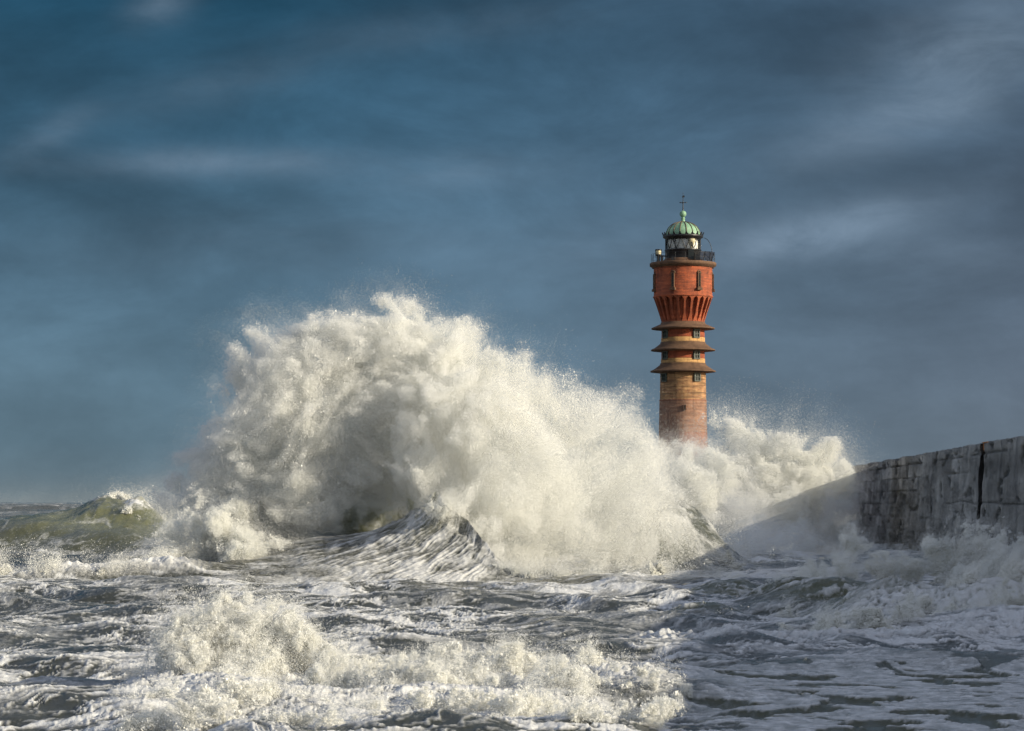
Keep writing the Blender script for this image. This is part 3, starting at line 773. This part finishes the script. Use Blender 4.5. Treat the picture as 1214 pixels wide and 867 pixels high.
rf = ramp(nt, ff, [(.15, 0.0), (.50, .42), (.92, 1.0)])
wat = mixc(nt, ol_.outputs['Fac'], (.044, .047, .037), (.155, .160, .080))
fc = ramp(nt, n1.outputs[0], [(.3, (.52, .52, .51)), (.68, (.78, .78, .76))])
base = mixc(nt, rf.outputs[0], wat, fc.outputs[0])
nt.links.new(base, b.inputs['Base Color'])
ro = N(nt, 'ShaderNodeMapRange', inp={'To Min': .13, 'To Max': .60}); nt.links.new(rf.outputs[0], ro.inputs[0]); nt.links.new(ro.outputs[0], b.inputs['Roughness'])
b.inputs['IOR'].default_value = 1.33
n2 = N(nt, 'ShaderNodeTexNoise', inp={'Scale': 3.2, 'Detail': 9.0, 'Roughness': .68}); nt.links.new(tc.outputs['Object'], n2.inputs['Vector'])
bp = N(nt, 'ShaderNodeBump', inp={'Strength': .42, 'Distance': .09}); nt.links.new(n2.outputs[0], bp.inputs['Height'])
bp2 = N(nt, 'ShaderNodeBump', inp={'Strength': .3, 'Distance': .05}); nt.links.new(rf.outputs[0], bp2.inputs['Height']); nt.links.new(bp.outputs[0], bp2.inputs['Normal'])
nt.links.new(bp2.outputs[0], b.inputs['Normal'])

fX = (SX[:-1, :-1]+SX[1:, 1:])/2; fY = (SY[:-1, :-1]+SY[1:, 1:])/2
mA = (fX > -13) & (fX < -.3) & (fY > 115) & (fY < 133)
mE = (fX > -46) & (fX < -24) & (fY > 178) & (fY < 194)
mD = (fX > at(965, 0, 84)[0]) & (fX < at(1120, 0, 84)[0]) & (fY > 81) & (fY < 90)
o = water_sheet('sea', ~(mA | mE | mD), M_sea); tag(o, kind='structure')
o = water_sheet('breaking_wave', mA, M_sea); tag(o, 'peaked breaking wave with white foam streaks fanning up its dark face', 'wave')
o = water_sheet('breaking_wave', mE, M_sea); tag(o, 'olive green wave with foaming double crest near the horizon at the left', 'wave')
o = water_sheet('breaking_wave', mD, M_sea); tag(o, 'low rounded olive hump of water in front of the harbour wall', 'wave')
# ------------------------------------------------------------------ spray: clouds of real drops
def spray_mat(name, col, trans=.45):
    m = bpy.data.materials.new(name); m.use_nodes = True; nt = m.node_tree; nt.nodes.remove(nt.nodes['Principled BSDF'])
    tc = N(nt, 'ShaderNodeTexCoord')
    n = N(nt, 'ShaderNodeTexNoise', inp={'Scale': .45, 'Detail': 4.0}); nt.links.new(tc.outputs['Object'], n.inputs['Vector'])
    c = ramp(nt, n.outputs[0], [(.35, tuple(q*.96 for q in col)), (.65, col)])
    d = N(nt, 'ShaderNodeBsdfDiffuse'); t = N(nt, 'ShaderNodeBsdfTranslucent')
    nt.links.new(c.outputs[0], d.inputs[0]); nt.links.new(c.outputs[0], t.inputs[0])
    mx = N(nt, 'ShaderNodeMixShader', inp={0: trans}); nt.links.new(d.outputs[0], mx.inputs[1]); nt.links.new(t.outputs[0], mx.inputs[2])
    nt.links.new(mx.outputs[0], nt.nodes['Material Output'].inputs[0])
    return m
M_spray = spray_mat('white sea spray', (.90, .90, .865))
M_froth = spray_mat('creamy sea froth', (.90, .895, .85), .25)
QUALITY = 1.0

def drops(name, pts, size, mat, rs):
    """one mesh of tiny randomly turned flakes of water, one per drop"""
    n = len(pts)
    a = rs.normal(size=(n, 3)).astype(np.float32); a /= np.linalg.norm(a, axis=1, keepdims=True)
    b_ = rs.normal(size=(n, 3)).astype(np.float32); b_ -= a*(a*b_).sum(1, keepdims=True); b_ /= np.linalg.norm(b_, axis=1, keepdims=True)
    s = size.astype(np.float32)[:, None]
    V = np.empty((n, 3, 3), np.float32)
    for k in range(3):
        q = 2*PI*k/3
        V[:, k] = pts + s*(math.cos(q)*a+math.sin(q)*b_)
    me = bpy.data.meshes.new(name)
    me.vertices.add(3*n); me.vertices.foreach_set('co', V.ravel())
    me.loops.add(3*n); me.loops.foreach_set('vertex_index', np.arange(3*n, dtype=np.int32))
    me.polygons.add(n); me.polygons.foreach_set('loop_start', np.arange(0, 3*n, 3, dtype=np.int32))
    me.update(calc_edges=True)
    return link(name, me, mat, None, False)

def cloud(blobs, d, seed, N_, voxel, lumps, core=.35, shell=.9, mist=.02, mlen=1.0, mdir=(0, 0, 0), floor=-.3, holes=(), flat=1.0, mist_n=0, keep=.2, soft=None, torn=None, jet=None, fogk=None):
    """sample drop positions from a lumpy density field built around ellipsoids.
    blobs: (px, py, radius px, depth offset m[, weight]); lumps: (size m, height m)"""
    rs = np.random.RandomState(seed)
    m = d/F
    C = []; R = []
    for q in blobs:
        c = at(q[0], q[1], d+q[3]); r = q[2]*m*(d+q[3])/d
        C.append(c); R.append((r*(q[4] if len(q) > 4 else 1), r*flat, r*(q[5] if len(q) > 5 else 1)))
    C = np.array(C, np.float32); R = np.array(R, np.float32)
    pad = 1.2+2.2*mlen
    lo = (C-R).min(0)-pad; hi_ = (C+R).max(0)+pad; lo[2] = max(lo[2], floor)
    n = np.maximum(2, np.ceil((hi_-lo)/voxel).astype(int))
    ax = [lo[i]+(np.arange(n[i])+.5)*voxel for i in range(3)]
    G = np.stack(np.meshgrid(*ax, indexing='ij'), -1).reshape(-1, 3).astype(np.float32)
    def field(Wp):
        ff_ = np.full(len(Wp), -50.0, np.float32)
        for c, r in zip(C, R):
            rm = float(r.mean()); np.maximum(ff_, (1-np.sqrt((((Wp-c)/r)**2).sum(1)))*rm, out=ff_)
        return ff_
    L0 = lumps[0][0]
    full = len(G)
    sel = np.nonzero(field(G) > -(1.5+2.2*mlen))[0]
    G = G[sel]; W = G.copy()
    for k in range(3):
        W[:, k] += .35*L0*noise3(G, (L0*1.4,)*3, seed+50+k)
    f = field(W); f0 = f.copy()
    for i, (L, A) in enumerate(lumps):
        f += A*(2.6*np.abs(noise3(W, (L, L, L), seed+i))-.62)
    f = np.minimum(f, (f0+.42*sum(A for L, A in lumps))*2.0)     # no puff floats free of its cloud
    open_ = np.ones(len(G), np.float32)
    for (hx, hy, hr, hd) in holes:                              # places left open
        c = np.array(at(hx, hy, d+hd), np.float32); r = hr*m
        dd = np.sqrt((((W-c)*np.array([1, .35, 1], np.float32))**2).sum(1)); f -= np.maximum(0, (1-dd/r))*r*2.2; open_ = open_*sstep(.25, 1.1, dd/r)
    if soft:                                                    # edges that feather out towards one side
        core = (core+soft[2]*sstep(at(soft[0], 0, d)[0], at(soft[1], 0, d)[0], G[:, 0])).astype(np.float32)
    dens = sstep(0, 1, f/core)*np.exp(-np.maximum(f-shell, 0)/shell)
    if torn:                                                    # sheets and strings instead of an even fog
        L, t = torn
        for q, (l_, tt) in enumerate(((L, t), (L*.42, t*.8))):
            nn = noise3(W, (l_, l_, l_*1.5), seed+70+q)
            dens = dens*((1-tt)+2.0*tt*np.exp(-(nn/.20)**2))
    fl = sstep(floor, floor+.5, G[:, 2])
    mi = np.where(f < core, np.exp(np.minimum(f-core*.5, 0)/mlen), 0)
    st_ = noise3(G, (1.6, 1.6, 2.4), seed+30)+.5*noise3(G, (.6, .6, .9), seed+31)
    if jet:                                                     # drops thrown out along rays from the impact
        O = np.array(at(jet[0], jet[1], d+jet[2]), np.float32); v_ = G-O; r_ = np.linalg.norm(v_, axis=1, keepdims=True)+1e-3
        u_ = v_/r_*jet[3]+r_*.09
        st_ = .35*st_+1.0*noise3(u_.astype(np.float32), (1, 1, 1), seed+40)+.7*noise3((u_*2.7).astype(np.float32), (1, 1, 1), seed+41)
        dens = dens*np.clip(1+1.1*sstep(1.2, .2, f)*st_, .15, 2.2)
    mi = mi*np.clip(.40+1.7*st_, 0, 2.4)*open_
    if fogk is not None:
        FD = np.zeros(full, np.float32); FD[sel] = np.clip(dens*fogk[0]+np.clip(mi, 0, 2)*fogk[1], 0, 30)*fl
        fogk.append((FD, lo, n, voxel))
    D3 = np.zeros(full, np.float32); D3[sel] = dens; D3 = D3.reshape(n)
    tau = np.cumsum(D3, axis=1)*voxel
    vis = keep+(1-keep)*np.exp(-np.maximum(tau-1.0, 0)/1.2)       # far side thinner
    pr = (dens*vis.ravel()[sel]*fl).astype(np.float64)
    def draw(p, k):
        cs = np.cumsum(p); ix = np.searchsorted(cs, np.sort(rs.rand(k))*cs[-1]); ix = np.minimum(ix, len(p)-1)
        return G[ix]+(rs.rand(k, 3).astype(np.float32)-.5)*voxel
    P = draw(pr, int(N_*QUALITY))
    if mist_n:
        pm = (mi*fl).astype(np.float64)
        Q = draw(pm, int(mist_n*QUALITY))
        Q = Q+rs.rand(len(Q), 1).astype(np.float32)**2*np.array(mdir, np.float32)
        return P, Q
    return P, None

M_mist = bpy.data.materials.new('fine spray mist'); M_mist.use_nodes = True
_nt = M_mist.node_tree; _nt.nodes.remove(_nt.nodes['Principled BSDF'])
_pv = N(_nt, 'ShaderNodeVolumePrincipled', inp={'Color': (.975, .975, .962, 1), 'Density': 1.0, 'Anisotropy': .1})
_pv.inputs['Density Attribute'].default_value = 'density'
_nt.links.new(_pv.outputs[0], _nt.nodes['Material Output'].inputs['Volume'])

def fog(name, data, parent):
    """the finest drops of a splash as a true volume on a voxel grid"""
    FD, lo, n, vx = data
    me = bpy.data.meshes.new(name)
    me.vertices.add(len(FD)); at_ = me.attributes.new('spray', 'FLOAT', 'POINT'); at_.data.foreach_set('value', FD)
    o = link(name, me, M_mist, parent); o['kind'] = 'stuff'
    g = bpy.data.node_groups.new(name, 'GeometryNodeTree')
    g.interface.new_socket('Geometry', in_out='INPUT', socket_type='NodeSocketGeometry'); g.interface.new_socket('Geometry', in_out='OUTPUT', socket_type='NodeSocketGeometry')
    gi = g.nodes.new('NodeGroupInput'); go = g.nodes.new('NodeGroupOutput')
    L = g.links.new
    mn = [float(lo[i]+.5*vx) for i in range(3)]; mx = [float(lo[i]+(n[i]-.5)*vx) for i in range(3)]
    vc = g.nodes.new('GeometryNodeVolumeCube')
    vc.inputs['Min'].default_value = mn; vc.inputs['Max'].default_value = mx
    for k, q in enumerate('XYZ'): vc.inputs['Resolution '+q].default_value = int(n[k])
    ps = g.nodes.new('GeometryNodeInputPosition')
    def vm(op, a, b_):
        m = g.nodes.new('ShaderNodeVectorMath'); m.operation = op
        for i, v in enumerate((a, b_)):
            if v is None: continue
            if isinstance(v, tuple): m.inputs[i].default_value = v
            else: L(v, m.inputs[i])
        return m.outputs[1] if op == 'DOT_PRODUCT' else m.outputs[0]
    q = vm('SUBTRACT', ps.outputs[0], tuple(mn)); q = vm('MULTIPLY', q, (1/vx,)*3); q = vm('ADD', q, (.5,)*3); q = vm('FLOOR', q, None)
    ix = vm('DOT_PRODUCT', q, (float(n[1]*n[2]), float(n[2]), 1.0))
    si = g.nodes.new('GeometryNodeSampleIndex'); si.data_type = 'FLOAT'; si.domain = 'POINT'; si.clamp = True
    na = g.nodes.new('GeometryNodeInputNamedAttribute'); na.data_type = 'FLOAT'; na.inputs[0].default_value = 'spray'
    L(gi.outputs[0], si.inputs['Geometry']); L(na.outputs[0], si.inputs['Value']); L(ix, si.inputs['Index'])
    L(si.outputs[0], vc.inputs['Density'])
    sm_ = g.nodes.new('GeometryNodeSetMaterial'); sm_.inputs['Material'].default_value = M_mist
    L(vc.outputs[0], sm_.inputs[0]); L(sm_.outputs[0], go.inputs[0])
    md = o.modifiers.new('mist', 'NODES'); md.node_group = g
    return o

def splash(name, label, blobs, d, seed, n, size, nm=0, sm=None, mat=None, **kw):
    rs = np.random.RandomState(seed+1000)
    P, Q = cloud(blobs, d, seed, n, mist_n=nm, **kw)
    sz = size*np.exp(.38*rs.normal(size=len(P)))
    if mat is not None: sz = sz*np.where(rs.rand(len(sz)) < .025, 2.3, 1.0)
    if Q is not None:
        P = np.concatenate([P, Q]); sz = np.concatenate([sz, (sm or size*.6)*np.exp(.35*rs.normal(size=len(Q)))])
    o = drops(name, P, sz, mat or M_spray, rs)
    tag(o, label, 'splash')
    if kw.get('fogk'): fog('mist', kw['fogk'][-1], o)
    return o

# 1: the great plume
big = [(312, 488, 60, 0), (285, 515, 54, 1), (272, 550, 48, 1), (258, 535, 38, 1), (300, 455, 44, 1), (332, 436, 42, 1), (345, 462, 58, 0), (385, 434, 56, 0), (430, 422, 56, 0), (480, 422, 58, 0), (535, 434, 58, 0), (585, 456, 60, 0), (632, 478, 60, 0),
       (668, 502, 60, 1), (702, 530, 60, 2), (732, 570, 62, 2), (690, 585, 72, 1), (650, 595, 74, -2), (590, 595, 66, -4), (600, 540, 82, -3), (545, 500, 76, -2), (510, 485, 72, -1), (455, 495, 72, 0),
       (395, 510, 68, 0), (350, 560, 58, 0), (500, 550, 58, -3), (560, 640, 50, -2), (620, 650, 50, -3), (680, 645, 60, -2), (740, 640, 60, 0), (785, 640, 52, 1),
       (325, 612, 46, 1), (368, 600, 46, 1), (425, 550, 50, 0), (545, 600, 42, -4), (785, 600, 42, 3), (825, 650, 36, 2), (440, 590, 30, 3), (252, 590, 44, 1), (240, 628, 42, 0), (285, 625, 46, 0), (222, 590, 28, 1), (212, 650, 36, -1), (190, 668, 24, -1), (320, 655, 32, 0),
       (548, 622, 24, -6.5), (575, 648, 24, -7.5), (602, 664, 20, -8), (562, 598, 28, -6)]
splash('spray_plume', 'towering cauliflower plume of white spray bursting left of the lighthouse', big, 131, 3, 1600000, .0225, 800000, .0112, fogk=[1.15, .20],
       voxel=.14, lumps=((4.8, .62), (2.1, .78), (.95, .46), (.42, .26)), core=.95, shell=.8, mlen=.60, mdir=(1.0, 0, .2), holes=((436, 614, 50, -3), (402, 645, 36, -3), (472, 600, 28, -3), (802, 612, 24, 0), (834, 650, 30, 0), (820, 632, 26, 0)), floor=.1,
       soft=(470, 740, 2.6), torn=(1.3, .5), jet=(590, 690, 0, 15))
# 2: low burst at its left foot
splash('spray_burst', 'low soft burst of spray at the left foot of the great plume', [(268, 645, 34, 0), (216, 632, 24, 1), (192, 660, 22, 0), (300, 655, 30, 1), (238, 655, 24, 0), (232, 596, 13, 2), (335, 648, 22, 1), (290, 610, 22, 4)], 126, 13, 300000, .022, 120000, .0115, fogk=[1.0, .12],
       voxel=.11, lumps=((2.2, .75), (.95, .5), (.42, .28), (.2, .12)), core=1.0, shell=.7, mlen=.32, mdir=(1.2, 0, .3), floor=.0, torn=(1.0, .5))
# 3: plume in front of the tower foot
splash('spray_plume', 'bright plume of spray between the lighthouse foot and the harbour wall', [(798, 572, 28, 0), (828, 570, 26, 0), (812, 562, 22, -4), (785, 585, 32, -6), (815, 580, 32, -14), (852, 570, 30, -8), (840, 590, 32, 0), (868, 512, 20, 2), (890, 528, 32, 1), (925, 532, 32, 0), (958, 546, 28, 0), (905, 570, 46, 0), (862, 580, 40, 0), (855, 550, 22, 1), (945, 582, 40, 0), (985, 562, 22, 3), (885, 615, 44, 0), (930, 625, 38, 0)], 222, 23, 560000, .033, 300000, .018, fogk=[.50, .09],
       voxel=.20, lumps=((4.6, .9), (1.9, .85), (.85, .5), (.4, .25)), core=1.3, shell=.9, mlen=1.2, mdir=(1.6, 0, .5), floor=.0, torn=(1.6, .5), jet=(880, 660, 0, 13))
# 4: veil in the shade of the wall
mk = [.17, .12]
cloud([(900, 640, 60, 0), (950, 622, 46, 60), (860, 655, 44, -6), (965, 655, 38, 40), (930, 670, 40, -10), (985, 608, 34, 95), (1000, 590, 24, 104), (985, 650, 30, 80), (1000, 670, 20, 0)], 165, 33, 10,
      voxel=.4, lumps=((5, 1.3), (2.2, .9), (1, .5)), core=1.6, shell=9, mlen=.8, floor=-.1, fogk=mk, torn=(2.6, .75))
o = fog('spray_mist', mk[-1], None); tag(o, 'thin grey veil of mist hanging at the end of the harbour wall', 'mist', kind='stuff')
rs4 = np.random.RandomState(91)
P4, Q4 = cloud([(860, 664, 26, -10), (895, 640, 34, 30), (930, 622, 34, 50), (962, 612, 30, 70), (985, 600, 24, 90), (985, 640, 26, 60), (940, 655, 34, 20), (1004, 580, 12, 104)], 165, 38, 200000, mist_n=120000,
      voxel=.22, lumps=((3.6, 1.1), (1.6, .8), (.75, .5), (.36, .28)), core=1.0, shell=.8, mlen=.6, mdir=(0, 0, .5), floor=-.1, torn=(1.1, .9), jet=(940, 690, 40, 16))
o = drops('spray_splash', np.concatenate([P4, Q4]), np.concatenate([.027*np.exp(.35*rs4.normal(size=len(P4))), .018*np.exp(.3*rs4.normal(size=len(Q4)))]), M_spray, rs4)
tag(o, 'shadowed torn spray rising past the far end of the harbour wall', 'splash')
mk = [.009, .007]
cloud([(-60, 612, 30, 0), (0, 610, 30, 0), (60, 608, 30, 0), (120, 606, 34, 0), (170, 598, 42, 0), (215, 600, 46, 0)], 235, 36, 10,
      voxel=.8, lumps=((6, 1.0), (2.8, .7)), core=2.0, shell=9, mlen=1.4, floor=-.1, flat=4.0, fogk=mk)
o = fog('spray_mist', mk[-1], None); tag(o, 'thin haze of blown spray over the far sea at the left horizon', 'mist', kind='stuff')
# 5: splash along the wall
splash('spray_splash', 'fine bluish splash leaping up the shaded harbour wall', [(930, 698, 20, -6), (960, 690, 20, -2), (1000, 684, 18, 0), (1040, 680, 18, 2), (1085, 676, 20, 2), (1130, 672, 20, 2), (1175, 668, 22, 2), (1215, 672, 30, 0), (1200, 705, 34, -4), (1150, 695, 22, -2), (1255, 660, 36, 0),
       (1012, 660, 11, 2), (1024, 646, 7, 2), (1105, 652, 12, 2), (1118, 640, 7, 2), (1160, 640, 13, 3), (1150, 628, 6, 3), (1070, 660, 8, 2), (1190, 640, 12, 2)], 104, 43, 620000, .0155, 200000, .0105, fogk=[.4, .04],
       voxel=.08, lumps=((1.5, .60), (.65, .50), (.30, .36), (.14, .22)), core=.5, shell=.5, mlen=.22, mdir=(.2, 0, .5), floor=.0, torn=(.5, .88))
# 6-8: surf of the foreground
splash('surf_splash', 'tall creamy splash at the left end of the foreground surf', [(255, 765, 40, 0), (225, 800, 38, -1), (290, 772, 44, 0), (335, 785, 42, 0), (300, 825, 50, -1), (250, 850, 45, -2), (365, 802, 36, 0), (345, 850, 45, -1), (205, 772, 16, 0), (182, 812, 16, 0), (275, 735, 22, .5), (400, 830, 36, -1), (310, 745, 20, .3), (240, 745, 14, .3)], 51.5, 53, 520000, .0112, 200000, .0068, mat=M_froth, fogk=[7.5, .2],
       voxel=.036, lumps=((.95, .40), (.42, .30), (.20, .19), (.095, .10)), core=.20, shell=.22, mlen=.20, mdir=(.1, 0, .2), floor=.0, torn=(.34, .85), jet=(300, 880, 0, 14))
rsB = np.random.RandomState(5)
roll = []
for (py_, d_, x0, x1) in ((800, 52, 430, 760), (820, 48.5, 400, 800), (842, 45, 200, 800), (866, 42, 190, 770)):
    for x_ in np.arange(x0, x1, 38):
        roll.append((x_+rsB.uniform(-16, 16), py_+rsB.uniform(-9, 9)+.022*max(0, x_-500), rsB.uniform(17, 34), d_-46+rsB.uniform(-.5, .5), 1.1, .60))
roll += [(440, 805, 26, 5), (470, 818, 26, 4), (690, 795, 15, 6), (610, 802, 15, 5), (560, 808, 22, 4)]
splash('surf_roll', 'long low roll of creamy froth along the foreground surf', roll, 46, 63, 760000, .0112, 200000, .0064, mat=M_froth, fogk=[7.5, .12],
       voxel=.045, lumps=((1.1, .32), (.5, .30), (.22, .20), (.10, .11)), core=.20, shell=.22, mlen=.14, mdir=(.1, 0, .25), floor=-.1, keep=.5, torn=(.32, .85))
splash('surf_roll', 'shaded roll of froth sweeping to the foot of the harbour wall', [(880, 772, 14, 1), (912, 772, 18, 1), (948, 767, 22, 2), (990, 760, 26, 3), (1035, 755, 26, 4), (1080, 750, 26, 6), (1125, 745, 26, 8), (1170, 745, 28, 9), (1215, 740, 34, 10), (1265, 740, 34, 11), (1130, 722, 10, 9), (1195, 716, 14, 10), (940, 735, 16, 12), (985, 742, 14, 10), (1085, 728, 16, 12), (1150, 700, 18, 14), (1210, 690, 24, 15), (1240, 720, 26, 12)], 68, 73, 780000, .0118, 160000, .008, mat=M_froth,
       voxel=.06, lumps=((1.1, .34), (.5, .3), (.23, .2), (.11, .12)), core=.35, shell=.3, mlen=.18, mdir=(.1, 0, .3), floor=.0, torn=(.45, .8))
# 9: foam line at the left, 10: crest of the olive wave, 11: froth under the great plume
splash('surf_roll', 'thin bright line of breaking foam in front of the olive wave', [(-40, 690, 12, 0), (0, 690, 12, 0), (30, 690, 11, 0), (60, 691, 11, 0), (90, 690, 10, 0), (120, 688, 10, 0), (150, 684, 9, 1), (175, 680, 9, 2)], 121.5, 83, 200000, .022, 90000, .015, mat=M_froth,
       voxel=.09, lumps=((1.2, .35), (.55, .3), (.26, .18)), core=.4, shell=.3, mlen=.3, mdir=(.8, 0, .4), floor=.1)
splash('crest_spray', 'cream spray blown off the crest of the olive wave', [(128, 597, 8, 3), (146, 600, 9, 1), (160, 606, 9, 0), (174, 614, 9, -1), (115, 603, 7, 3), (102, 609, 6, 3), (188, 622, 9, -2), (205, 620, 10, 1), (140, 592, 6, 4), (150, 612, 5, -3), (90, 614, 5, 2), (168, 625, 5, -4)], 187, 93, 180000, .028, 50000, .018, mat=M_froth,
       voxel=.12, lumps=((1.5, .5), (.7, .4), (.32, .22)), core=.6, shell=.4, mlen=.35, mdir=(3.0, 0, .5), floor=.5, torn=(.8, .6))
splash('curl_spray', 'spray and froth tumbling over the dark curl below the lighthouse', [(785, 592, 12, 0), (806, 598, 9, 0), (856, 672, 12, -5), (770, 612, 14, -2), (772, 640, 14, -3), (800, 678, 12, -7), (838, 682, 11, -8), (872, 680, 12, -6)], 142, 123, 130000, .022, 60000, .014, fogk=[1.2, .1],
       voxel=.1, lumps=((1.6, .45), (.7, .45), (.32, .24)), core=.7, shell=.4, mlen=.4, mdir=(1.0, 0, .5), floor=.1, torn=(.8, .7))
splash('surf_roll', 'ragged row of froth under the great plume', [(600, 690, 9, 1), (630, 690, 9, 0), (665, 693, 9, 0), (700, 693, 10, -1), (735, 695, 11, -2), (770, 697, 10, -3), (805, 700, 10, -4), (840, 700, 12, -4), (875, 702, 10, -5), (775, 680, 9, 0)], 120, 103, 180000, .021, 60000, .014, mat=M_froth,
       voxel=.09, lumps=((1.2, .16), (.55, .24), (.26, .2)), core=.4, shell=.3, mlen=.25, mdir=(.4, 0, .3), floor=-.2, torn=(.5, .6))
splash('lip_spray', 'small drops and froth thrown off the sloping lip of the peaked wave', [(522, 602, 11, -.4), (514, 600, 7, .8), (518, 606, 6, 1.5), (526, 628, 6, .8), (540, 650, 7, 0), (556, 664, 8, -.8), (575, 675, 8, -1.6), (596, 686, 8, -2.6), (522, 616, 9, 1.2), (534, 640, 10, .2), (548, 656, 10, -.8), (566, 668, 10, -1.8), (586, 678, 11, -3), (603, 687, 10, -3.5), (622, 692, 9, -3.5)], 123.5, 113, 200000, .018, 90000, .011, fogk=[2.0, .1],
       voxel=.08, lumps=((1.0, .3), (.45, .26), (.22, .16)), core=.4, shell=.3, mlen=.3, mdir=(.8, 0, .4), floor=.1)
